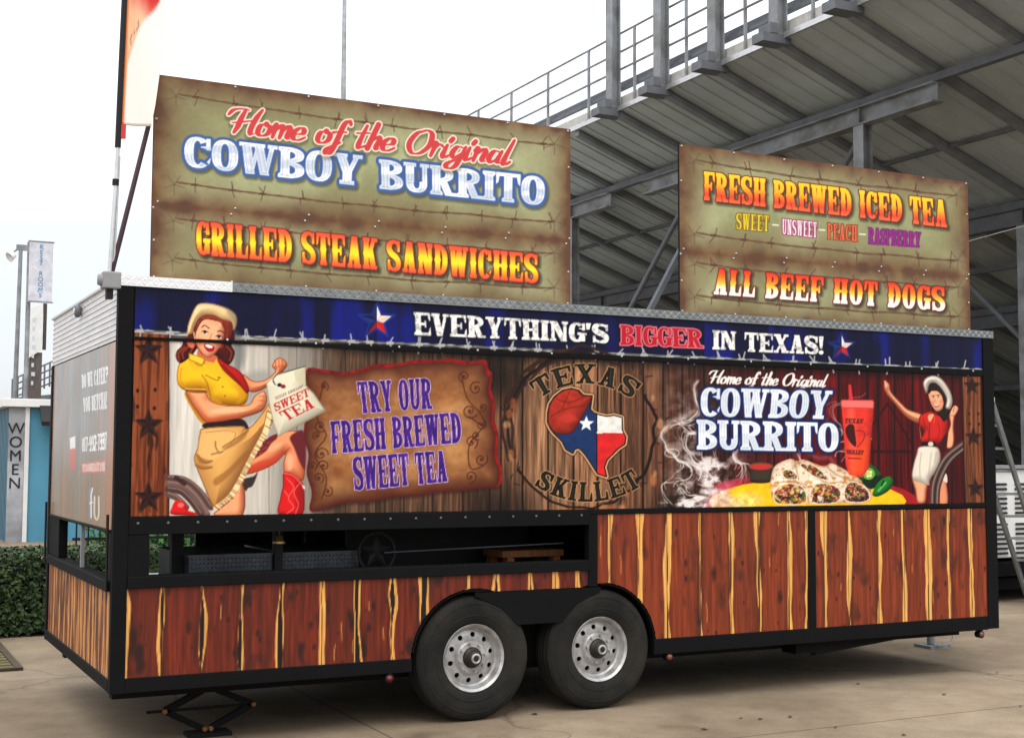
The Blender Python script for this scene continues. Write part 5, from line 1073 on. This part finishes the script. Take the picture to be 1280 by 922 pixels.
# ------------------------------------------------------------------ right edge: service trailer and ladder
ut = empty('service_trailer', (12, 4.5, 0), 'white louvred equipment box on a black trailer chassis behind the food trailer', 'trailer')
MB().box(10.0, 3.62, .50, 15.2, 5.6, 1.52).build('body', WHITE, ut, bevel=.02)
for r_ in range(2):
    for c_ in range(5):
        m = MB()
        for k in range(7): m.prism([(10.28+c_*.55, 3.60, 1.34-.055*k-.46*r_), (10.28+c_*.55, 3.612, 1.36-.055*k-.46*r_), (10.28+c_*.55, 3.612, 1.333-.055*k-.46*r_)], (.42, 0, 0))
        m.build('louvre', DARK, ut)
MB().box(9.98, 3.58, 1.525, 15.22, 5.64, 1.56).build('lid', GREYM, ut); MB().box(9.9, 3.56, .30, 15.3, 5.6, .46).box(9.9, 3.66, .14, 15.3, 5.5, .27).build('chassis', BLACK, ut)
tyre_p = [(.18, -.09), (.24, -.10), (.30, -.09), (.32, -.05), (.32, .05), (.30, .09), (.24, .10), (.18, .09)]
for x in (13.4, 14.2): MB().lathe(tyre_p, (x, 3.68, .32), n=32, closed=True).lathe([(.18, .03), (.0, .05)], (x, 3.68, .32), n=24).build('wheel', RUBBER, ut, smooth=True)
# leaning ladder
ld = empty('ladder', (10.2, 2.2, 0), 'grey aluminium ladder leaning at the far end of the food trailer', 'ladder')
T_ = Vector(hit(1240, 502, 1, 2.9)); Bt = Vector(hit(1318, 752, 2, 0)); run = Vector((Bt.x-T_.x, Bt.y-T_.y, 0)).normalized(); off = Vector((-.30, .10, 0))
for k, o_ in enumerate((Vector((0,0,0)), off)):
    rl = MB().bar(T_+o_, Bt+o_, .028, .075).build('rail', ALUD, ld); MB().box(*(T_+o_-Vector((.02,.02,.0))), *(T_+o_+Vector((.02,.02,.05)))).build('cap', WHITE, rl)
for i in range(1, 9):
    p = T_+(Bt-T_)*(i/9); MB().bar(p, p+off, .04, .028).build('rung', ALUD, ld)
gw = MB().tube([hit(1205, 303, 0, 14), hit(1300, 277, 0, 14)], .006, 5).tube([hit(1205, 303, 0, 14), (15.1, 13.2, 5.5)], .006, 5).build('guy_wire', ALU)
tag(gw, 'thin pale wire strung under the stand right of the smaller roof sign', 'wire')
# scattered dry leaves
LF = mat('dry_leaf', (78, 58, 40), .9); rr = random.Random(9); me0 = None
for i, (px, py) in enumerate(((1072,855),(988,896),(1130,919),(926,898),(950,899),(1276,883),(1044,909),(1246,841),(405,905),(668,893),(1180,868),(880,912))):
    p = hit(px, py, 2, 0)
    if me0 is None:
        o = MB().add([(-.02,0,0),(-.004,-.010,.006),(.02,0,.002),(0,.012,.009)], [(0,1,2,3)]).build('dry_leaf', LF); me0 = o
    else: o = me0.copy(); COL.objects.link(o)
    o.location = (p[0], p[1], .003); o.rotation_euler = (0, 0, rr.uniform(0, 6)); o.scale = [rr.uniform(.7, 1.5)]*3; tag(o, 'small brown dry leaf lying on the concrete near the food trailer', 'leaf', 'dry leaves on the concrete')
# ------------------------------------------------------------------ the food trailer
ft = empty('food_trailer', (3.33, 1.22, 0), 'long black food trailer with printed serving hatch, cedar panels and twin silver wheels', 'trailer')
X1, Wd = 6.652, 2.50
# printed skins
names = {10: ('header_banner', 'dark blue board banner above the serving hatch'), 0: ('serving_hatch', 'long printed hatch cover with weathered boards turning to red barn'),
 1: ('post_print', 'left brown post with three iron stars'), 2: ('cowgirl_print', 'cowgirl in yellow shirt and tan skirt holding a tea bag'), 3: ('parchment_print', None), 4: ('emblem_print', 'state outline in flag colours with a red hat'),
 5: ('food_print', 'burritos, sauce cup and peppers on a yellow plate'), 6: ('drink_print', 'red iced drink in a clear cup'), 7: ('cowgirl_print', 'cowgirl in red shirt and white shorts waving'), 8: ('post_print', 'right brown post with three iron stars'),
 20: ('lettering', 'middle purple line on the parchment'), 28: ('lettering', 'top purple line on the parchment'), 29: ('lettering', 'bottom purple line on the parchment'), 21: ('lettering', 'upper black arched lettering of the emblem'), 30: ('lettering', 'lower black arched lettering of the emblem'), 22: ('lettering', 'upper line of the white and blue hatch title'), 33: ('lettering', 'lower line of the white and blue hatch title'), 27: ('lettering', 'white brush script above the hatch title'), 23: ('lettering', 'white first word of the banner'), 24: ('lettering', 'red banner word'), 31: ('lettering', 'short white word after the red banner word'), 32: ('lettering', 'last white word of the banner'),
 25: ('star_print', None), 26: ('star_print', None)}
par = {10: ft, 0: ft}
for k in names:
    if k in (23, 24, 25, 26, 31, 32): par[k] = lambda r: r[10]
    elif k not in (10, 0): par[k] = lambda r: r[0]
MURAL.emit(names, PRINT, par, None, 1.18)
WC = [(2.185, .385), (3.09, .385)]
def keep1(U, V):
    k = np.ones(U.shape, bool)
    for cx, cz in WC: k &= np.hypot(U-cx, V-cz) > .425
    return k & ~((U > 2.185) & (U < 3.09) & (V < .785)) & ~((U > 1.765) & (V < .45)) & ~((U > 2.10) & (V < .785))
def keep2(U, V): return np.hypot(U-WC[1][0], V-WC[1][1]) > .425
CED = print_mat('cedar_boards', .5, .3)
W1.emit({0: ('wood_panel', 'cedar boards below the serving window')}, CED, {0: ft}, keep1, 1.14)
W2.emit({0: ('wood_panel', 'cedar boards right of the wheels')}, CED, {0: ft}, keep2, 1.14)
W3.emit({0: ('wood_panel', 'cedar boards on the front right bay')}, CED, {0: ft}, None, 1.14)
W4.emit({0: ('wood_panel', 'paler narrow cedar boards on the end wall')}, CED, {0: ft}, None, 1.35)
EW.emit({0: ('end_panel', 'brown printed panel on the end wall with sky sheen in its colour'), 1: ('lettering', None)}, print_mat('glossy_vinyl', .22, .75), {0: ft, 1: lambda r: r[0]})
# shell behind the skins
m = MB(); m.box(.02, .002, 1.205, X1-.02, .035, 2.56)            # wall behind banner and hatch
m.box(3.53, .003, .44, X1-.03, .036, 1.204); m.box(3.0, .0035, .83, 3.529, .0355, 1.2035)                       # right bays
m.box(.02, .004, .41, 1.70, .034, .89); m.box(1.70, .0045, .79, 2.999, .0335, .89)
m.build('side_wall', BLACK, ft)
m = MB(); m.box(.0, .06, 1.21, .03, Wd-.02, 2.60).box(.0, .05, .41, .03, Wd-.05, .875); m.build('end_wall', BLACK, ft)
MB().box(X1-.06, .04, .34, X1-.005, Wd-.04, 2.56).build('end_wall', BLACK, ft)
m = MB(); m.box(.031, Wd-.05, .41, .60, Wd, .74); m.box(.60, Wd-.049, .41, X1-.1, Wd-.001, .735); m.box(1.04, Wd-.05, .736, X1-.1, Wd-.002, 2.5); m.box(.031, Wd-.048, 1.16, 1.039, Wd-.003, 2.5); m.build('far_wall', DARK, ft)
MB().box(.08, Wd-.12, .742, 1.03, Wd+.06, .762).build('counter_ledge', ALUD, ft)
MB().box(.035, .04, .41, 1.72, Wd-.051, .45).box(1.7201, .30, .411, 3.56, Wd-.30, .449).box(3.5601, .04, .41, X1-.07, Wd-.051, .45).build('floor', DARK, ft); MB().box(.0, .04, 2.562, X1, Wd, 2.60).build('roof', ALU, ft)
MB().box(1.6, 1.55, .452, X1-.08, 1.60, 2.5).build('partition', DARK, ft)
# black steel frame
def fr_(name, *bx, **k):
    m = MB()
    for b in bx: m.box(*b)
    return m.build(name, BLACK, ft, bevel=.004, **k)
fr_('corner_post', (-.012, -.012, .33, .070, .05, 2.564)); fr_('corner_post', (6.540, -.012, .33, X1, .05, 2.564))
fr_('corner_post', (-.012, Wd-.07, .33, .06, Wd+.005, 2.27)); fr_('corner_post', (X1-.06, Wd-.05, .33, X1, Wd+.005, 2.564))
fr_('bottom_rail', (.070, -.010, .331, 1.765, .08, .412)); fr_('bottom_rail', (3.50, -.010, .325, 6.540, .08, .428)); fr_('bottom_rail', (-.014, .05, .335, .04, Wd-.07, .402))
MB().box(-.016, -.014, .33, .030, -.012+.001, .331).build('corner_cap', BLACK, ft)
hf = fr_('hatch_frame', (.070, -.014, 1.19, 3.0, .04, 1.288)); fr_('hatch_frame', (3.0, -.013, 1.256, 6.540, .04, 1.289)); fr_('hatch_frame', (6.536, -.011, 1.29, 6.541, .0, 2.30))
rv = MB().lathe([(.0, .006), (.007, .005), (.009, 0)], (0, -.014, 0), n=10).build('rivet', mat('dull_rivet', (84, 84, 86), .5, .3), hf, smooth=True); b0 = Vector(rv.location); rv.location = b0+Vector((.12, 0, 1.252))
for i in range(1, 18): copy_to(rv, hf, (i*.166, 0, 0))
hp = MB().prism([(.072, -.012, 2.268), (6.538, -.012, 2.272), (6.538, -.012, 2.318), (.072, -.012, 2.285)], (0, .0085, 0)).build('hatch_hinge', BLACK, ft)
hb = MB().lathe([(.0, .005), (.006, .004), (.008, 0)], (0, -.0125, 0), n=8).build('rivet', ALU, hp); b0 = Vector(hb.location); hb.location = b0+Vector((.6, 0, 2.290))
for i in range(1, 12): copy_to(hb, hp, (i*.53, 0, i*.0014))
fr_('window_jamb', (.070, -.011, .90, .187, .04, 1.189)); fr_('window_jamb', (2.999, -.011, .79, 3.066, .05, 1.255)); fr_('window_sill', (.070, -.022, .897, 2.998, .10, .962))
fr_('bay_post', (4.802, -.011, .428, 4.868, .04, 1.255)); fr_('bay_post', (6.586, -.0112, .428, 6.6, -.002, 1.25))
MB().box(.07, -.006, 1.24, .071, -.005, 1.241).build('frame_pin', BLACK, ft)
# end wall frame and its window
fr_('window_sill', (-.03, .07, .877, .06, 2.36, .935)); fr_('window_jamb', (-.009, 1.96, .936, .05, 2.43, 1.20)); fr_('window_jamb', (-.011, .056, .936, .05, .135, 1.20)); fr_('hatch_frame', (-.016, .08, 1.198, .03, 2.42, 1.214))
MB().box(-.002, 1.09, .936, .02, 1.12, 1.2).build('mullion', GREYM, ft)
for yy in (.06, 2.44): MB().tube([(-.03, yy, .88), (-.03, yy, 1.30)], .008, 8).build('hatch_strut', DARK, ft)
# ribbed metal above the end panel
m = MB(); zs = []; z = 2.27
while z < 2.60: zs += [(-.004, z), (-.004, z+.018), (-.008, z+.023), (-.008, z+.029)]; z += .034
n = len(zs); m.add([(x, y, z) for y in (.055, Wd) for x, z in zs], [(i, i+1, n+i+1, n+i) for i in range(n-1)]); m.build('ribbed_panel', CORR, ft)
MB().box(-.02, .05, 2.602, .01, Wd+.01, 2.615).build('end_trim', ALU, ft)
lt = MB().lathe([(.036, 0), (.044, .012), (.04, .028), (.025, .036), (.0, .038)], (-.012, 1.29, 2.55), axis=(-1, 0, 0), n=24).build('end_light', STEELD, ft, smooth=True); MB().lathe([(.018, .037), (.016, .041), (0, .041)], (-.012, 1.29, 2.55), axis=(-1, 0, 0), n=20).build('lens', WHITE, lt)  # small round grey light fixture on the end wall, not glowing
# diamond plate roof trim
def diamond(m, x0, x1, z0, z1, y, pitch, rows, h=.004):
    nx = int((x1-x0)/pitch); rz = (z1-z0)/rows
    for r_ in range(rows):
        for i in range(nx):
            cx = x0+(i+.5+(r_ % 2)*.0)*pitch; cz = z0+(r_+.5)*rz; s = 1 if (i+r_) % 2 else -1; a = pitch*.52; b = pitch*.14
            ux, uz = .72*a, .72*a*s; vx, vz = -.7*b*s, .7*b
            m.add([(cx-ux, y, cz-uz), (cx-vx, y, cz-vz), (cx+ux, y, cz+uz), (cx+vx, y, cz+vz), (cx, y-h, cz)], [(0,1,4),(1,2,4),(2,3,4),(3,0,4)])
    return m
m = MB().box(.625, -.016, 2.567, X1-.002, .10, 2.622); diamond(m, .63, X1-.01, 2.571, 2.618, -.0162, .030, 2); m.build('roof_trim', ALUD, ft, label='grey diamond plate strip')
m = MB().box(-.016, -.017, 2.566, .624, .10, 2.624); diamond(m, -.01, .62, 2.571, 2.620, -.0172, .030, 2, .0025); m.build('roof_trim', mat('polished_aluminium', (226, 226, 226), .3, .6, .5, .04), ft, label='brighter polished corner strip')
# wheel bay
m = MB(); m.box(1.72, .26, .30, 3.54, .28, .79); m.box(1.72, .036, .80, 3.54, .42, .81); m.build('wheel_well', UNDER, ft)
def arch(cx, cz, a0, a1, r):
    m = MB(); t = np.radians(np.linspace(a0, a1, 20)); vs = [(cx+rr*math.cos(q), y, cz+rr*math.sin(q)) for q in t for rr, y in ((r, -.005), (r+.006, -.005), (r+.006, .05), (r, .05))]
    m.add(vs, [(i*4+k, i*4+(k+1) % 4, (i+1)*4+(k+1) % 4, (i+1)*4+k) for i in range(19) for k in range(4)]); return m
arch(*WC[0], 90, 172, .414).build('fender_lip', BLACK, ft); arch(*WC[1], 4, 90, .414).build('fender_lip', BLACK, ft)
MB().prism([(2.185, -.009, .786), (3.09, -.009, .786), (3.09, -.009, .765), (2.92, -.009, .69), (2.80, -.009, .575), (2.48, -.009, .575), (2.36, -.009, .69), (2.185, -.009, .765)], (0, .03, 0)).build('fender', BLACK, ft)
# wheels
half = [(.192, .072), (.209, .092), (.24, .104), (.285, .111), (.320, .110), (.350, .103), (.368, .092), (.380, .078), (.384, .062), (.377, .060), (.377, .052), (.385, .050), (.386, .022), (.378, .020), (.378, .012), (.386, .010)]
prof = half+[(r, -h) for r, h in half[::-1]]
cyc = .100
tm = MB().lathe(prof, (0, 0, 0), n=72, closed=True)
for rr_, hh in ((.262, .1075), (.333, .1075)):                    # moulded sidewall rings
    tm.lathe([(rr_-.006, hh), (rr_, hh+.0035), (rr_+.006, hh-.001)], (0, 0, 0), n=72)
for k in range(0):                                               # shoulder lugs
    t = 2*math.pi*k/48; c, s = math.cos(t), math.sin(t); c2, s2 = math.cos(t+.075), math.sin(t+.075)
    tm.add([(c*.362, -.0975, s*.362), (c2*.362, -.0975, s2*.362), (c2*.3815, -.079, s2*.3815), (c*.3815, -.079, s*.3815), (c*.366, -.1005, s*.366), (c2*.366, -.1005, s2*.366), (c2*.386, -.083, s2*.386), (c*.386, -.083, s*.386)], [(4,5,6,7),(0,1,5,4),(1,2,6,5),(2,3,7,6),(3,0,4,7)])
rm = MB().lathe([(.204, .070), (.207, .086), (.214, .094), (.219, .098), (.222, .094), (.222, .090)], (0, 0, 0), n=72).lathe([(.214, .0945), (.203, .086), (.198, .066), (.190, .046), (.178, .036)], (0, 0, 0), n=72)
NS = 10; r0, r1, rc, hr, hd = .118, .178, .149, .0175, .036
for k in range(NS):
    tc_ = 2*math.pi*(k+.35)/NS; hw = math.pi/NS; per = []
    for (ra, ta) in [(r0, -1), (r0, -.5), (r0, 0), (r0, .5), (r0, 1), (rc, 1), (r1, 1), (r1, .5), (r1, 0), (r1, -.5), (r1, -1), (rc, -1)]: per.append((ra, ta*hw))
    O = [Vector((r_*math.cos(tc_+t), -(hd+.012*(1-((r_-r0)/(r1-r0))**2)), r_*math.sin(tc_+t))) for r_, t in per]
    I = []; J = []
    for r_, t in per:
        v = Vector((r_-rc, t*rc)); v = v.normalized()*hr if v.length > 1e-6 else Vector((hr, 0)); rr2 = rc+v.x; tt_ = v.y/rc
        y_ = -(hd+.012*(1-((rr2-r0)/(r1-r0))**2)); I.append(Vector((rr2*math.cos(tc_+tt_), y_, rr2*math.sin(tc_+tt_)))); J.append(Vector((rr2*math.cos(tc_+tt_), y_+.012, rr2*math.sin(tc_+tt_))))
    n = len(per); rm.add(O+I+J, [(i, (i+1) % n, n+(i+1) % n, n+i) for i in range(n)]+[(n+i, n+(i+1) % n, 2*n+(i+1) % n, 2*n+i) for i in range(n)])
rm.lathe([(.118, .048), (.108, .060), (.100, .068), (.070, .070), (.066, .066), (.064, .05)], (0, 0, 0), n=48)
dr = MB().lathe([(.0, .012), (.18, .012), (.182, -.03)], (0, 0, 0), n=40)
hu = MB().lathe([(.0655, .04), (.062, .074), (.056, .080), (.048, .084), (.044, .118), (.036, .126), (.0, .126)], (0, 0, 0), n=36)
ca = MB().lathe([(.018, .1262), (.020, .133), (.030, .134), (.033, .126)], (0, 0, 0), n=28)
nu = MB()
for k in range(8):
    t = 2*math.pi*k/8+.2; nu.lathe([(.0, .086), (.009, .086), (.0105, .080), (.0105, .066)], (.087*math.cos(t), 0, .087*math.sin(t)), n=6)
w0 = tm.build('wheel', RUBBER, None, smooth=True); w0.parent = ft
rim = rm.build('rim', RIM, None, smooth=False); rim.parent = w0; rim.scale = (.94, 1, .94)
for b_, nm, mt, pr in ((dr, 'drum', UNDER, w0), (hu, 'hub', HUBD, w0), (ca, 'axle_cap', RIM, w0), (nu, 'lug_ring', RIM, w0)):
    o = b_.build(nm, mt, None, smooth=nm != 'lug_ring'); o.parent = pr
def put(o, x, y, z, rz=0): o.location = Vector((x, y, z))-ft.location; o.rotation_euler = (0, 0, rz)
put(w0, WC[0][0], cyc, WC[0][1])
for k, (x, y, rz) in enumerate(((WC[1][0], cyc, 0), (WC[0][0], Wd-cyc, math.pi), (WC[1][0], Wd-cyc, math.pi))):
    c = copy_to(w0, ft, (0, 0, 0)); put(c, x, y, WC[0][1], rz)
    if k == 0: c.rotation_euler = (0, R(23), 0)
for x, _ in WC: MB().tube([(x, .16, .385), (x, Wd-.16, .385)], .045, 12).build('axle', UNDER, ft)
# chassis, tongue, jack
m = MB(); m.box(.06, .30, .25, 6.55, .38, .39); m.box(.06, 2.05, .25, 6.55, 2.13, .39)
for i in range(9): m.box(.4+i*.72, .385, .28, .45+i*.72, 2.045, .38)
m.build('chassis', UNDER, ft)
MB().box(4.77, .10, .235, 4.95, .26, .322).build('step_bracket', BLACK, ft)
MB().prism([(4.96, .12, .322), (6.2, .12, .322), (4.96, .12, .215)], (0, .06, 0)).build('gusset', UNDER, ft)
m = MB(); m.bar((6.6, .35, .34), (7.35, 1.16, .34), .07, .12); m.bar((6.6, 2.1, .34), (7.35, 1.28, .34), .07, .12); m.box(7.25, 1.17, .30, 7.55, 1.27, .42); m.build('tongue', BLACK, ft)
jk = MB().tube([(7.15, 1.22, .03), (7.15, 1.22, .70)], .035, 12).build('tongue_jack', STEEL, ft); MB().box(7.05, 1.12, .0, 7.25, 1.32, .025).build('foot', STEEL, jk)
m = MB(); pa, pb = Vector((7.12, 1.1, .04)), Vector((7.46, 1.2, .32))
for i in range(22):
    t = i/21; p = pa.lerp(pb, t); p.z = .03+.30*max(0, (t-.55)/.45)**1.6; q = p+Vector((.014, .004, .006+.012*(t > .6)))
    m.tube([p-(q-p), q], .0065, 6)
m.build('safety_chain', STEEL, ft)
sj = MB().box(.49, .25, .0, .74, .40, .022).build('stabiliser_jack', UNDER, ft)
for a_, b_ in (((.595, .325, .035), (.36, .325, .158)), ((.625, .325, .035), (.88, .325, .160)), ((.36, .325, .158), (.58, .325, .26)), ((.88, .325, .160), (.66, .325, .26))): MB().bar(a_, b_, .035, .035).build('jack_arm', BLACK, sj)
for p in ((.36, .30, .158), (.88, .30, .160), (.592, .30, .04), (.628, .30, .04)): MB().lathe([(0, .01), (.013, .009), (.015, 0), (.015, -.02)], p, n=12).build('pivot', WOODN, sj)
MB().tube([(.26, .325, .158), (.90, .325, .159)],   .009, 6).build('screw_rod', UNDER, sj)
for x, z, mt, nm in ((1.624, .300, REDL, 'red_marker_light'), (3.627, .300, AMBER, 'amber_marker_light'), (6.476, .290, AMBER, 'amber_marker_light')):
    b_ = MB().lathe([(.026, -.05), (.028, .0), (.023, .004)], (x, -.002, z), n=20).box(x-.008, -.006, z+.02, x+.008, .03, z+.05).build(nm, DARK, ft, smooth=False); MB().lathe([(.0, .012), (.013, .009), (.021, .002), (.022, -.004)], (x, -.003, z), n=20).build('lens', mt, b_, smooth=True)
# inside the serving window
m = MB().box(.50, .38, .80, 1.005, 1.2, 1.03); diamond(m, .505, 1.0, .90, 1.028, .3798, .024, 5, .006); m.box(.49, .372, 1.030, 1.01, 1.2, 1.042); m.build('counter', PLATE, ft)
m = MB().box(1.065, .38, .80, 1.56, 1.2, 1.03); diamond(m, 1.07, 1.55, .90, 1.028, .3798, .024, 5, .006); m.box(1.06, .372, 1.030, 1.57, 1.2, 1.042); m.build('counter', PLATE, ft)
MB().box(1.008, .34, .452, 1.058, .40, 1.30).build('counter_post', DARK, ft); MB().box(.425, .50, .452, .495, .56, 1.9).build('counter_post', DARK, ft)
MB().box(1.62, .75, .452, 2.95, .80, 1.3).build('cabinet', DARK, ft)
MB().tube([(1.70, .30, 1.028), (2.98, .30, 1.055)], .0045, 5).build('window_wire', STEELD, ft)
bl_ = MB().lathe([(.0, .05), (.02, .045), (.028, .02), (.045, 0), (.04, -.002), (.0, .01)], (1.03, .33, 1.10), axis=(0, 0, 1), n=20); tag(bl_.tube([(1.03, .33, 1.15), (1.03, .33, 1.25)], .004, 5).build('hand_bell', mat('brass', (190, 170, 120), .3, .8), None, smooth=True), 'small brass bell hanging in the middle of the serving window', 'bell')
# iron star in a ring
st_ = empty('ring_star', (1.66, .33, 1.015), 'dark iron star in a ring on the counter in the serving window', 'ornament')
IRON = mat('dark_iron', (28, 29, 32), .6, .2, .3, .2)
MB().lathe([(.112, -.008), (.128, -.008), (.128, .008), (.112, .008)], (1.66, .33, 1.03), n=40, closed=True).build('ring', IRON, st_)
p = star_pts(0, 0, .108); m = MB(); m.add([(1.66+x, .33, 1.03-y) for x, y in p]+[(1.66, .315, 1.03), (1.66, .345, 1.03)], [(i, (i+1) % 10, 10) for i in range(10)]+[((i+1) % 10, i, 11) for i in range(10)]); m.build('star', IRON, st_)
# wooden stool
so = empty('step_stool', (2.78, .50, .452), 'plain wooden stool standing inside the window near its right end', 'stool')
MB().box(2.56, .36, .965, 3.02, .66, 1.010).build('seat', WOODN, so, bevel=.004)
for x, dx in ((2.62, -.05), (2.96, .05)):
    for y in (.39, .63): MB().bar((x, y, .964), (x+dx*2.4, y, .453), .07, .05).build('leg', WOODN, so)
MB().bar((2.60, .39, .78), (2.98, .39, .78), .03, .02).build('stretcher', WOODN, so)

# ------------------------------------------------------------------ roof signs
def sign(name_label, S, u0, u1, keys, topcat):
    sg = empty('roof_sign', ((u0+u1)/2, .12, 2.60), name_label, 'sign', 'signs on the trailer roof')
    S.emit({0: ('upper_board', None), 1: ('lower_board', None), 3: ('lettering', keys[1]), **{k: ('lettering', v) for k, v in keys[0].items()}}, PRINT, {0: sg, 1: sg, 3: lambda r: r[1], **{k: (lambda r: r[0]) for k in keys[0]}})
    MB().box(u0, .098, 2.602, u1, .115, 3.053).box(u0, .0981, 3.056, u1, .1151, 3.808).build('backing', BLACK, sg)
    for x in (u0+.25, (u0+u1)/2, u1-.25): MB().box(x-.025, .116, 2.602, x+.025, .166, 3.75).build('upright', STEELD, sg); MB().bar((x, .17, 3.4), (x, 1.0, 2.604), .04, .03).build('rear_stay', STEELD, sg)
    b = MB().lathe([(.0, .006), (.006, .005), (.0085, 0)], (0, .0955, 0), n=10).build('screw', BOLT, sg, smooth=True); b0 = Vector(b.location)
    pos = []
    for i in range(7):
        x = u0+.02+(u1-u0-.04)*i/6
        pos += [(x, 3.795), (x+.012, 3.073), (x-.012, 3.036), (x, 2.640)]
    for z in (3.55, 2.85): pos += [(u0+.015, z), (u1-.015, z)]
    b.location = b0+Vector((pos[0][0], 0, pos[0][1]))
    for q in pos[1:]: copy_to(b, sg, (q[0]-pos[0][0], 0, q[1]-pos[0][1]))
    return sg
s1 = sign('larger weathered green roof sign offering burritos and grilled steak sandwiches', S1, .18, 2.92, ({2: 'left word of the white and blue title', 5: 'right word of the white and blue title', 4: 'red brush script above the title'}, 'fiery steak sandwich lettering'), 0)
s2 = sign('smaller weathered green roof sign offering iced tea and hot dogs', S2, 3.79, 6.525, ({2: 'orange iced tea lettering', 6: 'yellow flavour word', 7: 'white flavour word', 8: 'peach coloured flavour word', 9: 'purple flavour word'}, 'red to white hot dog lettering'), 0)
MB().tube([(.155, .09, 3.53), (-.041, .05, 2.645)], .014, 8).build('side_stay', MAROON, s1)

# ------------------------------------------------------------------ feather flag on the roof corner
fg = empty('feather_flag', (-.05, .03, 2.6), 'white and orange feather flag on a mast at the roof corner', 'flag')
bk2 = MB().box(-.10, -.02, 2.545, .0, .07, 2.640).build('bracket', GREYM, fg, bevel=.008); MB().lathe([(.0, .022), (.03, .02), (.036, .0)], (-.10, .025, 2.595), axis=(-1, 0, 0), n=20).build('knob', GREYM, bk2, smooth=True); MB().box(-.075, .0, 2.49, -.04, .05, 2.543).build('clamp', DARK, bk2)
MB().tube([(-.058, .03, 2.641), (-.034, .03, 3.16), (-.028, .03, 3.36)], .011, 8).build('mast', ALU, fg); MB().tube([(-.035, .05, 2.641), (-.018, .05, 3.30)], .009, 8).build('mast', ALU, fg)
MB().tube([(-.037, .03, 3.13), (-.036, .03, 3.165)], .018, 10).build('coupling', DARK, fg)
MB().tube([(-.029, .03, 3.345), (-.018, .03, 3.9), (-.006, .03, 4.5), (.02, .03, 5.1), (.09, .03, 5.35)], [.017, .017, .016, .013, .008], 8).build('pole_sleeve', DARK, fg)
FS = Sheet('y', 0, 0, 1, 0, 1, .012); U, V = FS.U, FS.V
c = np.broadcast_to([232., 228, 222], U.shape+(3,)).copy()
wv = V-(.13+.40*U+.05*np.sin(U*5)); sw = sstep(-.01, .015, wv)
og = mixc(np.broadcast_to([222., 166, 122], c.shape), np.broadcast_to([240., 214, 184], c.shape), fbm(U*4, V*9, 3, 500)); og = mixc(og, np.broadcast_to([196., 40, 44], c.shape), sstep(.42, .62, V+U*.1+.1*fbm(U*3, V*5, 3, 510))); og = mixc(og, np.broadcast_to([220., 120, 70], c.shape), sstep(.12, .04, U))
sw = np.maximum(sw, sstep(.13, .09, U)); c = mixc(c, og, sw); dkk = sstep(.02, .0, np.abs(U-.25-.1*np.sin(V*60)))*((V > .22) & (V < .36)); c = mixc(c, np.broadcast_to([60., 50, 80], c.shape), dkk*.7*sw); FS.C[:] = c
zz_ = 3.475+(5.2-3.475)*V; w_f = .21*np.clip(.78+.9*V, 0, 1.02)*np.clip(1.05-np.maximum(V-.7, 0)*2.2, .3, 1); x0_ = -.014+.021*(zz_-3.4)/1.0*.6
FS.P = (x0_+U*w_f, .03+.018*np.sin(U*4+V*9)*U, zz_-.02*U*(1-V)+.03*U*sstep(.1, 0, V))
cl = print_mat('flag_cloth', .8, .1)
fo = FS.emit({0: ('flag_cloth', None)}, cl, {0: fg})[0]
sol = fo.modifiers.new('thickness', 'SOLIDIFY'); sol.thickness = .0015
MB().box(-.025, .02, 3.40, .012, .042, 3.48).build('tab', mat('red_tape', (200, 40, 36), .6), fg)
bpy.context.view_layer.update()
